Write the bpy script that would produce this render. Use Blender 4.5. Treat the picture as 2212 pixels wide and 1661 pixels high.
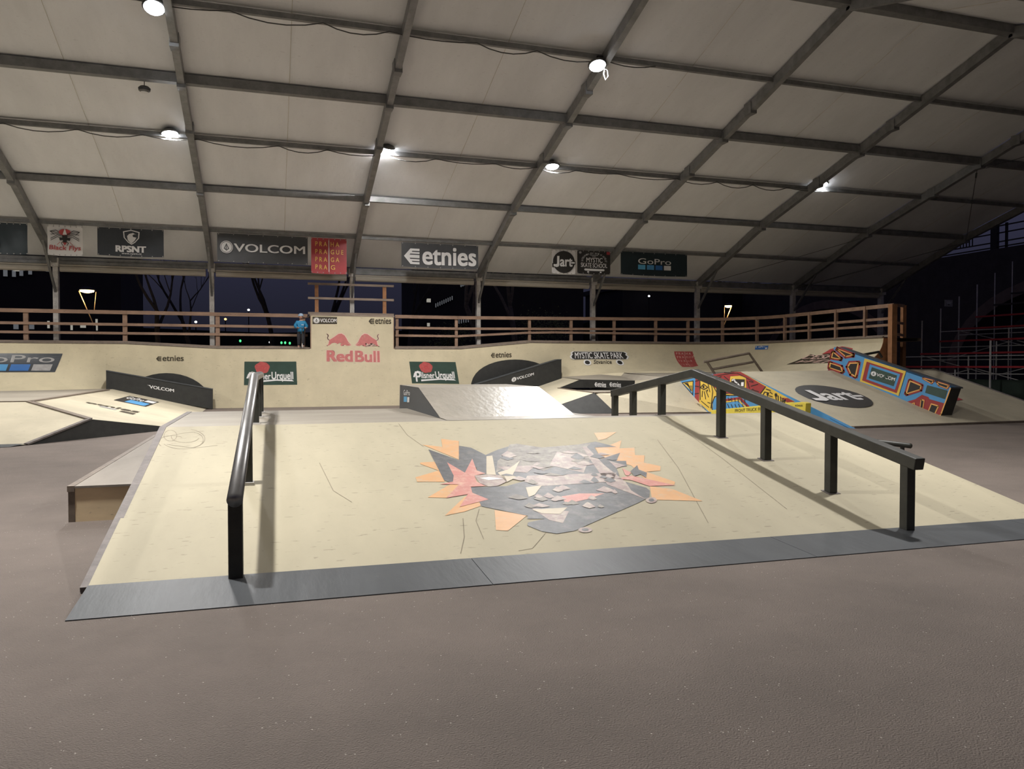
import bpy, bmesh, math, random
from mathutils import Vector, Matrix, Euler
random.seed(7)
SC = bpy.context.scene
for o in list(bpy.data.objects): bpy.data.objects.remove(o)
COL = SC.collection
# ------------------------------------------------------------------ camera
FPX, CX, CY, CAMZ = 1662.0, 1106.0, 830.5, 1.45
YAW, PIT = math.radians(17.5), math.atan((830.5-791)/1662.0)
cam = bpy.data.objects.new('camera', bpy.data.cameras.new('camera')); COL.objects.link(cam)
cam.data.sensor_width = 36; cam.data.lens = FPX/2212*36
cam.data.clip_end = 500; cam.data.clip_start = 0.05
cam.location = (0, 0, CAMZ); cam.rotation_euler = (math.pi/2-PIT, 0, -YAW)
SC.camera = cam
# ------------------------------------------------------------------ world, exposure
w = bpy.data.worlds.new('night_sky'); SC.world = w; w.use_nodes = True
nt = w.node_tree; nt.nodes.clear()
wo = nt.nodes.new('ShaderNodeOutputWorld'); bg = nt.nodes.new('ShaderNodeBackground')
tc = nt.nodes.new('ShaderNodeTexCoord'); sp = nt.nodes.new('ShaderNodeSeparateXYZ'); rp = nt.nodes.new('ShaderNodeValToRGB')
nt.links.new(tc.outputs['Generated'], sp.inputs[0]); nt.links.new(sp.outputs['Z'], rp.inputs[0])
rp.color_ramp.elements[0].position = 0.0; rp.color_ramp.elements[0].color = (0.010, 0.0105, 0.016, 1)
rp.color_ramp.elements[1].position = 0.25; rp.color_ramp.elements[1].color = (0.045, 0.045, 0.085, 1)
nt.links.new(rp.outputs[0], bg.inputs[0]); bg.inputs[1].default_value = 0.8
nt.links.new(bg.outputs[0], wo.inputs[0])
SC.view_settings.view_transform = 'Standard'; SC.view_settings.look = 'None'
SC.view_settings.gamma = 1; SC.view_settings.use_curve_mapping = False
SC.view_settings.exposure = 0.0
LAMP_W = 640.0

# ------------------------------------------------------------------ helpers
_cp, _sp, _cy, _sy = math.cos(PIT), math.sin(PIT), math.cos(YAW), math.sin(YAW)
FW = Vector((_sy*_cp, _cy*_cp, -_sp)); RT = Vector((_cy, -_sy, 0)); UP = RT.cross(FW)
C0 = Vector((0, 0, CAMZ))
def ray(x, y): return FW + RT*((x-CX)/FPX) + UP*((CY-y)/FPX)
def onX(x, y, v): d = ray(x, y); return C0 + d*((v-C0.x)/d.x)
def onY(x, y, v): d = ray(x, y); return C0 + d*((v-C0.y)/d.y)
def onZ(x, y, v=0.0): d = ray(x, y); return C0 + d*((v-C0.z)/d.z)
def onP(x, y, p0, n): d = ray(x, y); n = Vector(n); return C0 + d*((Vector(p0)-C0).dot(n)/d.dot(n))
V = Vector

def lin(c):
    return tuple((v/255/12.92 if v/255 <= .04045 else ((v/255+.055)/1.055)**2.4) for v in c)

def mat(name, rgb, rough=0.7, metal=0.0, var=0.12, scale=3.0, bump=0.0, bscale=60, spec=0.5,
        speck=None, wear=None, stretch=(1, 1, 1), emit=None, stain=0.0, coat=0.0):
    """procedural material: base colour broken up by two noises; optional specks, wear towards another colour"""
    m = bpy.data.materials.new(name); m.use_nodes = True; n = m.node_tree; N = n.nodes; L = n.links
    b = N['Principled BSDF']; b.inputs['Roughness'].default_value = rough; b.inputs['Metallic'].default_value = metal
    b.inputs['Specular IOR Level'].default_value = spec
    b.inputs['Coat Weight'].default_value = coat; b.inputs['Coat Roughness'].default_value = .25
    t = N.new('ShaderNodeTexCoord'); mp = N.new('ShaderNodeMapping'); mp.inputs['Scale'].default_value = stretch
    L.new(t.outputs['Object'], mp.inputs[0])
    nz = N.new('ShaderNodeTexNoise'); nz.inputs['Scale'].default_value = scale; nz.inputs['Detail'].default_value = 6
    nz.inputs['Roughness'].default_value = .65
    L.new(mp.outputs[0], nz.inputs['Vector'])
    r = N.new('ShaderNodeValToRGB'); r.color_ramp.elements[0].position = .3; r.color_ramp.elements[1].position = .7
    r.color_ramp.elements[0].color = (*[c*(1-var) for c in rgb], 1); r.color_ramp.elements[1].color = (*[min(1, c*(1+var)) for c in rgb], 1)
    L.new(nz.outputs['Fac'], r.inputs[0]); out = r.outputs[0]
    def mix(a, fac, col, amt=1.0):
        x = N.new('ShaderNodeMix'); x.data_type = 'RGBA'
        if amt != 1.0:
            mm = N.new('ShaderNodeMath'); mm.operation = 'MULTIPLY'; L.new(fac, mm.inputs[0]); mm.inputs[1].default_value = amt; fac = mm.outputs[0]
        L.new(fac, x.inputs[0]); L.new(a, x.inputs[6]); x.inputs[7].default_value = (*col, 1); return x.outputs[2]
    if stain > 0:
        n2 = N.new('ShaderNodeTexNoise'); n2.inputs['Scale'].default_value = scale*.28; n2.inputs['Detail'].default_value = 8
        L.new(mp.outputs[0], n2.inputs['Vector'])
        r2 = N.new('ShaderNodeValToRGB'); r2.color_ramp.elements[0].position = .48; r2.color_ramp.elements[1].position = .68
        L.new(n2.outputs['Fac'], r2.inputs[0]); out = mix(out, r2.outputs[0], [c*.45 for c in rgb], stain)
        # short dark scuffs
        m3 = N.new('ShaderNodeMapping'); m3.inputs['Scale'].default_value = (3.2, 14, 9); m3.inputs['Rotation'].default_value = (0, 0, .25)
        L.new(t.outputs['Object'], m3.inputs[0])
        n3 = N.new('ShaderNodeTexNoise'); n3.inputs['Scale'].default_value = 2.6; n3.inputs['Detail'].default_value = 3
        L.new(m3.outputs[0], n3.inputs['Vector'])
        r3 = N.new('ShaderNodeValToRGB'); r3.color_ramp.elements[0].position = .665; r3.color_ramp.elements[1].position = .70
        L.new(n3.outputs['Fac'], r3.inputs[0]); out = mix(out, r3.outputs[0], [c*.3 for c in rgb], min(1, stain*1.3))
    if speck:
        col, size, thr = speck
        v = N.new('ShaderNodeTexVoronoi'); v.inputs['Scale'].default_value = size; L.new(t.outputs['Object'], v.inputs['Vector'])
        n4 = N.new('ShaderNodeTexNoise'); n4.inputs['Scale'].default_value = size*.31; L.new(t.outputs['Object'], n4.inputs['Vector'])
        a = N.new('ShaderNodeMath'); a.operation = 'LESS_THAN'; a.inputs[1].default_value = thr; L.new(v.outputs['Distance'], a.inputs[0])
        g = N.new('ShaderNodeMath'); g.operation = 'GREATER_THAN'; g.inputs[1].default_value = .60; L.new(n4.outputs['Fac'], g.inputs[0])
        h = N.new('ShaderNodeMath'); h.operation = 'MULTIPLY'; L.new(a.outputs[0], h.inputs[0]); L.new(g.outputs[0], h.inputs[1])
        out = mix(out, h.outputs[0], col)
    if wear:
        col, sc_, lo, hi = wear
        n5 = N.new('ShaderNodeTexNoise'); n5.inputs['Scale'].default_value = sc_; n5.inputs['Detail'].default_value = 10; n5.inputs['Roughness'].default_value = .75
        L.new(t.outputs['Object'], n5.inputs['Vector'])
        r5 = N.new('ShaderNodeValToRGB'); r5.color_ramp.elements[0].position = lo; r5.color_ramp.elements[1].position = hi
        L.new(n5.outputs['Fac'], r5.inputs[0]); out = mix(out, r5.outputs[0], col)
    L.new(out, b.inputs['Base Color'])
    if bump > 0:
        nb = N.new('ShaderNodeTexNoise'); nb.inputs['Scale'].default_value = bscale; nb.inputs['Detail'].default_value = 4; L.new(mp.outputs[0], nb.inputs['Vector'])
        bp = N.new('ShaderNodeBump'); bp.inputs['Strength'].default_value = bump; bp.inputs['Distance'].default_value = .02
        L.new(nb.outputs['Fac'], bp.inputs['Height']); L.new(bp.outputs[0], b.inputs['Normal'])
    if emit:
        b.inputs['Emission Color'].default_value = (*emit[0], 1); b.inputs['Emission Strength'].default_value = emit[1]
    return m

M = {}
PLYC = (0.435, 0.39, 0.28)
M['ply'] = mat('birch_plywood', PLYC, .66, spec=.18, var=.06, scale=2.2, stretch=(1, .35, 1), stain=.34, bump=.05, bscale=25)
M['ply_wall'] = mat('worn_plywood_wall', (0.58, 0.51, 0.355), .7, spec=.25, var=.08, scale=1.6, stain=.22, bump=.04, bscale=18)
M['ply_bank'] = mat('bank_plywood', (0.475, 0.425, 0.315), .6, spec=.3, var=.07, scale=1.8, stain=.30)
M['ply_deck'] = mat('grey_worn_plywood', (0.33, 0.295, 0.24), .6, spec=.25, var=.09, scale=2.4, stretch=(.4, 1, 1), stain=.35, bump=.08, bscale=30)
M['ply_slick'] = mat('slick_composite_sheet', (0.37, 0.335, 0.28), .36, var=.12, scale=5, stretch=(1, .4, 1), stain=.45, bump=.30, bscale=14, spec=.45)
M['ledge_top'] = mat('greyed_plywood_top', (0.245, 0.215, 0.18), .6, spec=.25, var=.12, scale=3, stretch=(1, .2, 1), stain=.3)
M['ply_raw'] = mat('raw_plywood_panel', (0.76, 0.60, 0.38), .65, var=.10, scale=7, stretch=(.3, 1, 1), stain=.35)
M['edge'] = mat('dark_wood_edging', (0.16, 0.125, 0.095), .6, var=.25, scale=9, stain=.3)
M['edge_steel'] = mat('scuffed_edge_steel', (0.14, 0.12, 0.11), .65, .0, var=.3, scale=8, bump=.2, bscale=30)
M['black'] = mat('black_painted_panel', (0.022, 0.022, 0.020), .6, var=.3, scale=5, wear=((.09, .09, .085), 3.5, .66, .80))
M['slate'] = mat('slate_phenolic_sheet', (0.062, 0.067, 0.072), .5, spec=.3, var=.16, scale=4, stretch=(1, .2, 1), bump=.1, bscale=22, wear=((.20, .20, .20), 2.3, .66, .85))
M['asphalt'] = mat('brown_grey_asphalt', (0.150, 0.121, 0.102), .85, var=.16, scale=.9, bump=.6, bscale=110, stain=.12, speck=((.50, .46, .40), 38, .13))
M['rail_paint'] = mat('black_rail_paint', (0.034, 0.034, 0.028), .45, .1, var=.3, scale=6, spec=.5)
M['rail_steel'] = mat('worn_round_steel', (0.26, 0.255, 0.25), .33, .7, var=.3, scale=5, stretch=(1, .15, 1))
M['rail_top'] = mat('worn_rail_top', (0.055, 0.06, 0.058), .3, .5, var=.4, scale=7, stretch=(1, .15, 1))
M['membrane'] = mat('grey_white_tent_membrane', (0.73, 0.735, 0.745), .85, var=.06, scale=1.3, stretch=(1, .3, .3), stain=.16, bump=.55, bscale=2.6)
M['alu'] = mat('weathered_aluminium', (0.225, 0.225, 0.225), .5, .35, var=.22, scale=4, stain=.2)
M['post'] = mat('stained_tent_post', (0.60, 0.57, 0.53), .5, .15, var=.35, scale=5, stain=.5)
M['tarp'] = mat('rolled_tarp', (0.50, 0.46, 0.39), .7, var=.15, scale=4, stretch=(.3, 1, 1))
M['timber'] = mat('brown_stained_timber', (0.30, 0.19, 0.13), .7, var=.22, scale=6, stretch=(.3, 1, 1), stain=.35)
M['timber_orange'] = mat('orange_timber', (0.36, 0.17, 0.075), .7, var=.25, scale=5, stain=.3)
M['timber_grey'] = mat('grey_weathered_timber', (0.27, 0.21, 0.165), .75, var=.25, scale=6, stretch=(.3, 1, 1), stain=.3)
M['vinyl_dark'] = mat('charcoal_vinyl', (0.040, 0.045, 0.052), .38, var=.15, scale=2, bump=.35, bscale=3)
M['vinyl_grey'] = mat('dark_grey_vinyl', (0.060, 0.062, 0.066), .42, var=.12, scale=2, bump=.35, bscale=3)
M['vinyl_teal'] = mat('blue_black_vinyl', (0.018, 0.030, 0.035), .38, var=.15, scale=2, bump=.3, bscale=3)
M['vinyl_white'] = mat('white_vinyl', (0.66, 0.64, 0.62), .5, var=.04, scale=2, bump=.3, bscale=3)
M['vinyl_red'] = mat('red_vinyl', (0.40, 0.05, 0.058), .42, var=.08, scale=2, bump=.45, bscale=3)
M['ink_white'] = mat('white_print', (0.72, 0.71, 0.70), .5, var=.03)
M['ink_black'] = mat('black_print', (0.022, 0.02, 0.018), .5, var=.1)
M['ink_brown'] = mat('dark_brown_print', (0.045, 0.035, 0.018), .6, var=.1)
M['ink_yellow'] = mat('yellow_print', (0.80, 0.50, 0.12), .5, var=.03)
M['ink_pale'] = mat('pale_faded_print', (0.62, 0.42, 0.36), .5, var=.1)
M['ink_grey'] = mat('grey_print', (0.33, 0.32, 0.31), .5, var=.2, scale=9)
M['blue_a'] = mat('light_blue_print', (0.10, 0.38, 0.62), .5, var=.06)
M['blue_b'] = mat('mid_blue_print', (0.03, 0.13, 0.38), .5, var=.08)
M['blue_c'] = mat('sky_blue_print', (0.07, 0.26, 0.50), .5, var=.06)
M['fade_red'] = mat('faded_red_print', (0.50, 0.16, 0.15), .5, var=.12, scale=8, wear=(PLYC, 5, .58, .85))
M['fade_pink'] = mat('faded_pink_border', (0.66, 0.45, 0.38), .55, var=.08)
M['logo_red'] = mat('dark_red_print', (0.42, 0.06, 0.06), .5, var=.1)
M['green_sign'] = mat('dark_green_sign', (0.032, 0.062, 0.048), .4, var=.15, scale=3, wear=((.11, .14, .12), 3, .62, .8))
M['seal_red'] = mat('red_seal_print', (0.42, 0.075, 0.07), .5, var=.2, scale=12)
M['s_orange'] = mat('worn_orange_print', (0.60, 0.33, 0.15), .5, var=.06, wear=(PLYC, 9, .50, .80), scale=6)
M['s_red'] = mat('worn_red_print', (0.50, 0.20, 0.165), .50, var=.10, wear=((.66, .48, .36), 9, .48, .80), scale=6)
M['s_dark'] = mat('worn_grey_print', (0.088, 0.09, 0.095), .50, var=.35, wear=((.26, .24, .215), 8, .50, .85), scale=12)
M['s_mauve'] = mat('worn_mauve_print', (0.30, 0.22, 0.20), .50, var=.25, wear=((.50, .44, .36), 9, .45, .70), scale=10)
M['s_fade'] = mat('faded_grey_print', (0.22, 0.20, 0.185), .55, var=.3, spec=.3, wear=((.40, .37, .31), 10, .40, .68), scale=9)
M['s_pale'] = mat('worn_pale_print', (0.50, 0.43, 0.31), .50, var=.1)
M['m_red'] = mat('mural_red', (0.27, 0.028, 0.028), .55, var=.1)
M['m_yellow'] = mat('mural_yellow', (0.62, 0.42, 0.06), .55, var=.08)
M['m_blue'] = mat('mural_blue', (0.07, 0.25, 0.48), .55, var=.08)
M['m_black'] = mat('mural_black', (0.018, 0.014, 0.012), .55, var=.15)
M['m_orange'] = mat('mural_orange_line', (0.70, 0.36, 0.10), .55, var=.08)
M['kerb_yellow'] = mat('safety_yellow_paint', (0.62, 0.50, 0.06), .5, var=.08, stain=.15)
M['galv'] = mat('galvanised_tube', (0.62, 0.60, 0.58), .5, .1, var=.2, scale=9)
M['seat_red'] = mat('red_bench_edge', (0.55, 0.05, 0.06), .5, var=.15)
M['seat_dark'] = mat('dark_bench_board', (0.035, 0.028, 0.03), .6, var=.2)
M['green_net'] = mat('dark_green_netting', (0.02, 0.035, 0.025), .8, var=.2)
M['stone'] = mat('dark_viaduct_stone', (0.060, 0.055, 0.055), .9, var=.25, scale=1.2, bump=.3, bscale=5)
M['stone_rib'] = mat('paler_arch_stone', (0.17, 0.13, 0.11), .9, var=.2, scale=1.2)
M['iron'] = mat('dark_iron', (0.02, 0.02, 0.025), .6, .2, var=.2)
M['ground'] = mat('outside_ground', (0.030, 0.028, 0.022), .95, var=.3, scale=.6)
M['bark'] = mat('tree_bark', (0.075, 0.068, 0.055), .9, var=.3, scale=6)
M['bark_pale'] = mat('pale_tree_bark', (0.20, 0.17, 0.14), .9, var=.3, scale=6)
M['leaf'] = mat('yellow_green_leaves', (0.17, 0.19, 0.07), .7, var=.3, scale=3)
M['facade'] = mat('dark_facade', (0.05, 0.047, 0.045), .9, var=.15, scale=.5)
M['win_lit'] = mat('lit_window', (.5, .5, .45), .5, emit=((1, .95, .80), .30))
M['win_dim'] = mat('dim_window', (.3, .3, .3), .5, emit=((.9, .95, 1), .10))
M['lamp_body'] = mat('lamp_housing', (0.10, 0.10, 0.10), .4, .5, var=.1)
M['lamp_face'] = mat('lamp_lens', (1, 1, 1), .3, emit=((.93, .96, 1.0), 60))
M['lamp_off'] = mat('unlit_lens', (0.62, 0.62, 0.62), .4, var=.05)
M['street_warm'] = mat('street_lamp_lens', (1, .8, .5), .3, emit=((1, .66, .28), 9))
M['street_arm'] = mat('lit_lamp_arm', (.55, .40, .24), .5, .2, var=.1)
M['bead_white'] = mat('distant_white_light', (1, 1, 1), .3, emit=((.95, .97, 1), 2.2))
M['bead_orange'] = mat('distant_orange_light', (1, .6, .3), .3, emit=((1, .5, .2), 2.5))
M['bead_green'] = mat('distant_green_light', (.2, 1, .4), .3, emit=((.1, 1, .3), 1.4))
M['cable'] = mat('black_cable', (0.05, 0.05, 0.05), .5)
M['scuff'] = mat('rubber_scuff', (0.20, 0.165, 0.11), .7, var=.3, scale=20)
M['wire'] = mat('steel_wire', (0.12, 0.12, 0.12), .4, .6)
M['skin'] = mat('skin', (0.50, 0.29, 0.21), .55, var=.05)
M['jacket'] = mat('blue_jacket', (0.02, 0.22, 0.42), .6, var=.15, scale=14, bump=.3, bscale=20)
M['trousers'] = mat('dark_trousers', (0.018, 0.018, 0.024), .8, var=.2, scale=14)
M['helmet'] = mat('pale_blue_helmet', (0.38, 0.50, 0.66), .35, var=.05)
M['shoe'] = mat('pale_shoe', (0.35, 0.33, 0.32), .6)

ORG = {}
class MB:
    """collects shapes in world coordinates, links them as ONE mesh"""
    def __init__(s): s.v = []; s.f = []; s.m = []
    def add(s, vs, fs, mi=0):
        k = len(s.v); s.v += [V(p) for p in vs]; s.f += [tuple(i+k for i in f) for f in fs]; s.m += [mi]*len(fs); return s
    def box(s, a, b, mi=0):
        (x0, y0, z0), (x1, y1, z1) = a, b
        return s.add([(x0,y0,z0),(x1,y0,z0),(x1,y1,z0),(x0,y1,z0),(x0,y0,z1),(x1,y0,z1),(x1,y1,z1),(x0,y1,z1)],
                     [(0,3,2,1),(4,5,6,7),(0,1,5,4),(1,2,6,5),(2,3,7,6),(3,0,4,7)], mi)
    def bar(s, p, q, wd, ht, up=(0, 0, 1), mi=0):
        p, q = V(p), V(q); d = (q-p).normalized(); u = V(up)
        if abs(d.dot(u)) > .98: u = V((0, 1, 0))
        sd = d.cross(u).normalized()*wd/2; uu = sd.cross(d).normalized()*ht/2
        vs = [e+a*sd+b*uu for e in (p, q) for a, b in ((-1,-1),(1,-1),(1,1),(-1,1))]
        return s.add(vs, [(0,1,2,3),(7,6,5,4),(0,4,5,1),(1,5,6,2),(2,6,7,3),(3,7,4,0)], mi)
    def tube(s, pts, r, n=8, mi=0, cap=True):
        pts = [V(p) for p in pts]; rr = r if isinstance(r, (list, tuple)) else [r]*len(pts)
        rings = []; pu = None
        for i, p in enumerate(pts):
            d = (pts[min(i+1, len(pts)-1)]-pts[max(i-1, 0)]).normalized()
            u = V((0, 0, 1)) if abs(d.z) < .9 else V((1, 0, 0))
            if pu is not None: u = pu
            sd = d.cross(u).normalized(); uu = sd.cross(d).normalized(); pu = uu
            rings.append([p + (sd*math.cos(2*math.pi*k/n)+uu*math.sin(2*math.pi*k/n))*rr[i] for k in range(n)])
        k0 = len(s.v)
        for rg in rings: s.v += rg
        for i in range(len(pts)-1):
            for k in range(n):
                a = k0+i*n+k; b = k0+i*n+(k+1) % n
                s.f.append((a, b, b+n, a+n)); s.m.append(mi)
        if cap:
            s.f.append(tuple(k0+k for k in range(n))[::-1]); s.f.append(tuple(k0+(len(pts)-1)*n+k for k in range(n))); s.m += [mi, mi]
        return s
    def prism(s, poly, off, mi=0):
        """closed polygon extruded by the vector off"""
        n = len(poly); off = V(off); vs = [V(p) for p in poly]+[V(p)+off for p in poly]
        return s.add(vs, [tuple(range(n))[::-1], tuple(range(n, 2*n))]+[(i, (i+1) % n, (i+1) % n+n, i+n) for i in range(n)], mi)
    def lathe(s, c, prof, n=16, axis=None, mi=0):
        """prof: (radius, height) along axis from c"""
        ax = V(axis or (0, 0, 1)).normalized(); u = ax.orthogonal().normalized(); w_ = ax.cross(u); c = V(c); k0 = len(s.v)
        for r, h in prof:
            s.v += [c+ax*h+(u*math.cos(2*math.pi*k/n)+w_*math.sin(2*math.pi*k/n))*max(r, 1e-4) for k in range(n)]
        for i in range(len(prof)-1):
            for k in range(n):
                a = k0+i*n+k; b = k0+i*n+(k+1) % n; s.f.append((a, b, b+n, a+n)); s.m.append(mi)
        s.f.append(tuple(k0+k for k in range(n))[::-1]); s.f.append(tuple(k0+(len(prof)-1)*n+k for k in range(n))); s.m += [mi, mi]
        return s
    def build(s, name, mats, parent=None, smooth=False, bevel=0):
        me = bpy.data.meshes.new(name); mats = mats if isinstance(mats, (list, tuple)) else [mats]
        if parent is not None: org = ORG[parent.name]
        else: org = V((sum(p.x for p in s.v)/len(s.v), sum(p.y for p in s.v)/len(s.v), min(p.z for p in s.v)))
        me.from_pydata([p-org for p in s.v], [], s.f)
        for m_ in mats: me.materials.append(M[m_])
        me.polygons.foreach_set('material_index', s.m)
        if smooth: me.polygons.foreach_set('use_smooth', [True]*len(s.f))
        me.update()
        bm = bmesh.new(); bm.from_mesh(me); bmesh.ops.recalc_face_normals(bm, faces=bm.faces); bm.to_mesh(me); bm.free()
        o = bpy.data.objects.new(name, me); COL.objects.link(o); ORG[o.name] = org
        if parent is not None: o.parent = parent
        else: o.location = org
        if bevel:
            b = o.modifiers.new('bevel', 'BEVEL'); b.width = bevel; b.segments = 2; b.limit_method = 'ANGLE'
        return o
def tag(o, label, cat, group=None, kind=None):
    o['label'] = label; o['category'] = cat
    if group: o['group'] = group
    if kind: o['kind'] = kind
    return o
def thing(name, loc, label, cat, group=None):
    o = bpy.data.objects.new(name, None); COL.objects.link(o); o.location = loc; ORG[o.name] = V(loc); o.empty_display_size = .3
    return tag(o, label, cat, group)
def struct(o): o['kind'] = 'structure'; return o

# ---- flat artwork: everything is made in a unit square and laid on a surface by a map (u, v, lift) -> point
def quad(p00, p10, p11, p01):
    p00, p10, p11, p01 = map(V, (p00, p10, p11, p01))
    n = (p10-p00).cross(p01-p00).normalized()
    if n.dot(C0-p00) < 0: n = -n
    return lambda u, v, h: p00*(1-u)*(1-v)+p10*u*(1-v)+p11*u*v+p01*(1-u)*v+n*h
def sub(F, u0, v0, u1, v1): return lambda u, v, h: F(u0+(u1-u0)*u, v0+(v1-v0)*v, h)
TXT = {}
def text2d(s, bold=0.0, shear=0.0):
    k = (s, bold, shear)
    if k in TXT: return TXT[k]
    cu = bpy.data.curves.new('t', 'FONT'); cu.body = s; cu.offset = bold; cu.shear = shear; cu.resolution_u = 4
    o = bpy.data.objects.new('t', cu); COL.objects.link(o)
    dg = bpy.context.evaluated_depsgraph_get(); me = bpy.data.meshes.new_from_object(o.evaluated_get(dg))
    vs = [(v.co.x, v.co.y) for v in me.vertices]; fs = [tuple(p.vertices) for p in me.polygons]
    bpy.data.objects.remove(o); bpy.data.curves.remove(cu); bpy.data.meshes.remove(me)
    x0 = min(a for a, b in vs); x1 = max(a for a, b in vs); y0 = min(b for a, b in vs); y1 = max(b for a, b in vs)
    TXT[k] = ([((a-x0)/(x1-x0), (b-y0)/(y1-y0)) for a, b in vs], fs); return TXT[k]
class Art:
    def __init__(s, F, lift=.004): s.F = F; s.h = lift; s.mb = MB(); s.mats = []; s.sub = 0
    def mi(s, m):
        if m not in s.mats: s.mats.append(m)
        return s.mats.index(m)
    def poly(s, pts, m, lv=0):
        bm = bmesh.new(); vs = [bm.verts.new((a, b, 0)) for a, b in pts]
        try: bm.faces.new(vs)
        except Exception: bm.free(); return s
        bmesh.ops.triangulate(bm, faces=bm.faces)
        if s.sub: bmesh.ops.subdivide_edges(bm, edges=bm.edges, cuts=s.sub, use_grid_fill=True); bmesh.ops.triangulate(bm, faces=bm.faces)
        bm.verts.index_update()
        s.mb.add([s.F(v.co.x, v.co.y, s.h+lv*.0015) for v in bm.verts], [tuple(v.index for v in f.verts) for f in bm.faces], s.mi(m)); bm.free(); return s
    def rect(s, u0, v0, u1, v1, m, lv=0, n=1):
        if s.sub and n == 1: n = 5
        for i in range(n):
            for j in range(n):
                a, b = u0+(u1-u0)*i/n, u0+(u1-u0)*(i+1)/n; c, d = v0+(v1-v0)*j/n, v0+(v1-v0)*(j+1)/n
                s.mb.add([s.F(a, c, s.h+lv*.0015), s.F(b, c, s.h+lv*.0015), s.F(b, d, s.h+lv*.0015), s.F(a, d, s.h+lv*.0015)], [(0, 1, 2, 3)], s.mi(m))
        return s
    def disc(s, u, v, ru, rv, m, lv=0, n=28): return s.poly([(u+ru*math.cos(2*math.pi*k/n), v+rv*math.sin(2*math.pi*k/n)) for k in range(n)], m, lv)
    def line(s, pts, wd, m, lv=0, asp=1.0, closed=False):
        """ribbon along pts; asp = real width / real height of the unit square"""
        P = [V((a*asp, b)) for a, b in pts]
        if closed: P = P+[P[0]]
        for a, b in zip(P[:-1], P[1:]):
            if (b-a).length < 1e-6: continue
            d = (b-a).normalized(); nn = V((-d.y, d.x))*wd/2; e = d*wd*.35
            q = [a-e-nn, b+e-nn, b+e+nn, a-e+nn]
            s.mb.add([s.F(p.x/asp, p.y, s.h+lv*.0015) for p in q], [(0, 1, 2, 3)], s.mi(m))
        return s
    def text(s, t, u0, v0, u1, v1, m, lv=1, bold=.02, shear=0.0):
        vs, fs = text2d(t, 0.0, shear); n = max(1, len(t.replace(' ', ''))); du = bold*1.25/n; dv = bold*.55
        for k, (ex, ey) in enumerate(((-1, -1), (1, -1), (1, 1), (-1, 1), (0, 0)) if bold > .004 else ((0, 0),)):
            s.mb.add([s.F(u0+(u1-u0)*(a*(1-2*du)+du+ex*du), v0+(v1-v0)*(b*(1-2*dv)+dv+ey*dv), s.h+lv*.0015+k*.0001) for a, b in vs], fs, s.mi(m))
        return s
    def build(s, name, parent): return s.mb.build(name, s.mats, parent)

def art_volcom(A, u0, v0, u1, v1, m='ink_white', back='vinyl_grey', asp=4.0):
    """stone in a ring + wide lettering. asp = real width/height of the box"""
    wd, ht = u1-u0, v1-v0; r = .5; ru = ht*0+wd*(r/asp)
    cu, cv = u0+ru, (v0+v1)/2; rv = ht*r
    A.disc(cu, cv, ru, rv, m, 1); A.disc(cu, cv, ru*.90, rv*.90, back, 2); A.disc(cu, cv, ru*.82, rv*.82, m, 3)
    A.poly([(cu, cv+rv*.62), (cu+ru*.42, cv-rv*.25), (cu, cv-rv*.6), (cu-ru*.42, cv-rv*.25)], back, 4)
    A.poly([(cu+ru*.05, cv+rv*.30), (cu+ru*.22, cv-rv*.22), (cu+ru*.04, cv-rv*.42)], m, 5)
    A.poly([(cu-ru*.06, cv+rv*.25), (cu-ru*.24, cv-rv*.2), (cu-ru*.12, cv-rv*.3)], m, 5)
    A.text('VOLCOM', u0+2.15*ru, v0+ht*.18, u1, v1-ht*.18, m, 1, .02)
def art_etnies(A, u0, v0, u1, v1, m='ink_white', back='vinyl_grey', asp=3.6, split=.24):
    w_, h = u1-u0, v1-v0
    q = lambda a, b: (u0+a*w_*split, v0+b*h*.86)
    A.poly([q(0, .5), q(.40, 0), q(.62, 0), q(.34, .40), q(.34, .60), q(.62, 1), q(.40, 1)], m, 1)
    A.rect(*q(.33, .40), *q(.96, .60), m, 1); A.poly([q(.62, 0), q(.96, 0), q(.96, .14), q(.52, .14)], m, 1); A.poly([q(.62, 1), q(.96, 1), q(.96, .86), q(.52, .86)], m, 1)
    A.poly([q(.47, .21), q(.96, .21), q(.96, .33), q(.39, .33)], m, 1); A.poly([q(.47, .79), q(.96, .79), q(.96, .67), q(.39, .67)], m, 1)
    A.text('etnies', u0+w_*(split+.03), v0, u1, v1, m, 1, .045)
def art_gopro(A, u0, v0, u1, v1, m='ink_white', four=('blue_a', 'blue_c', 'blue_b', 'ink_white')):
    h = v1-v0; A.text('GoPro', u0, v0+h*.50, u1, v1, m, 1, .005)
    for k, c in enumerate(four):
        a = u0+(u1-u0)*(k*.26); A.rect(a, v0, a+(u1-u0)*.215, v0+h*.42, c, 1)
def art_praha(A, u0, v0, u1, v1, m='ink_yellow', line='ink_white'):
    w_, h = u1-u0, v1-v0
    for k, (a, b) in enumerate((('PRA', 'HA'), ('PRA', 'GUE'), ('PRA', 'GA'), ('PRA', 'G'))):
        t = v1-h*(.07+k*.235); A.text(a.replace('', ' ').strip(), u0+w_*.08, t-h*.14, u0+w_*.44, t, m, 1, .01)
        A.text(b.replace('', ' ').strip(), u0+w_*.55, t-h*.14, u0+w_*(.55+.13*len(b)), t, m, 1, .01)
    A.rect(u0+w_*.485, v0+h*.02, u0+w_*.505, v1-h*.02, line, 2)
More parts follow.
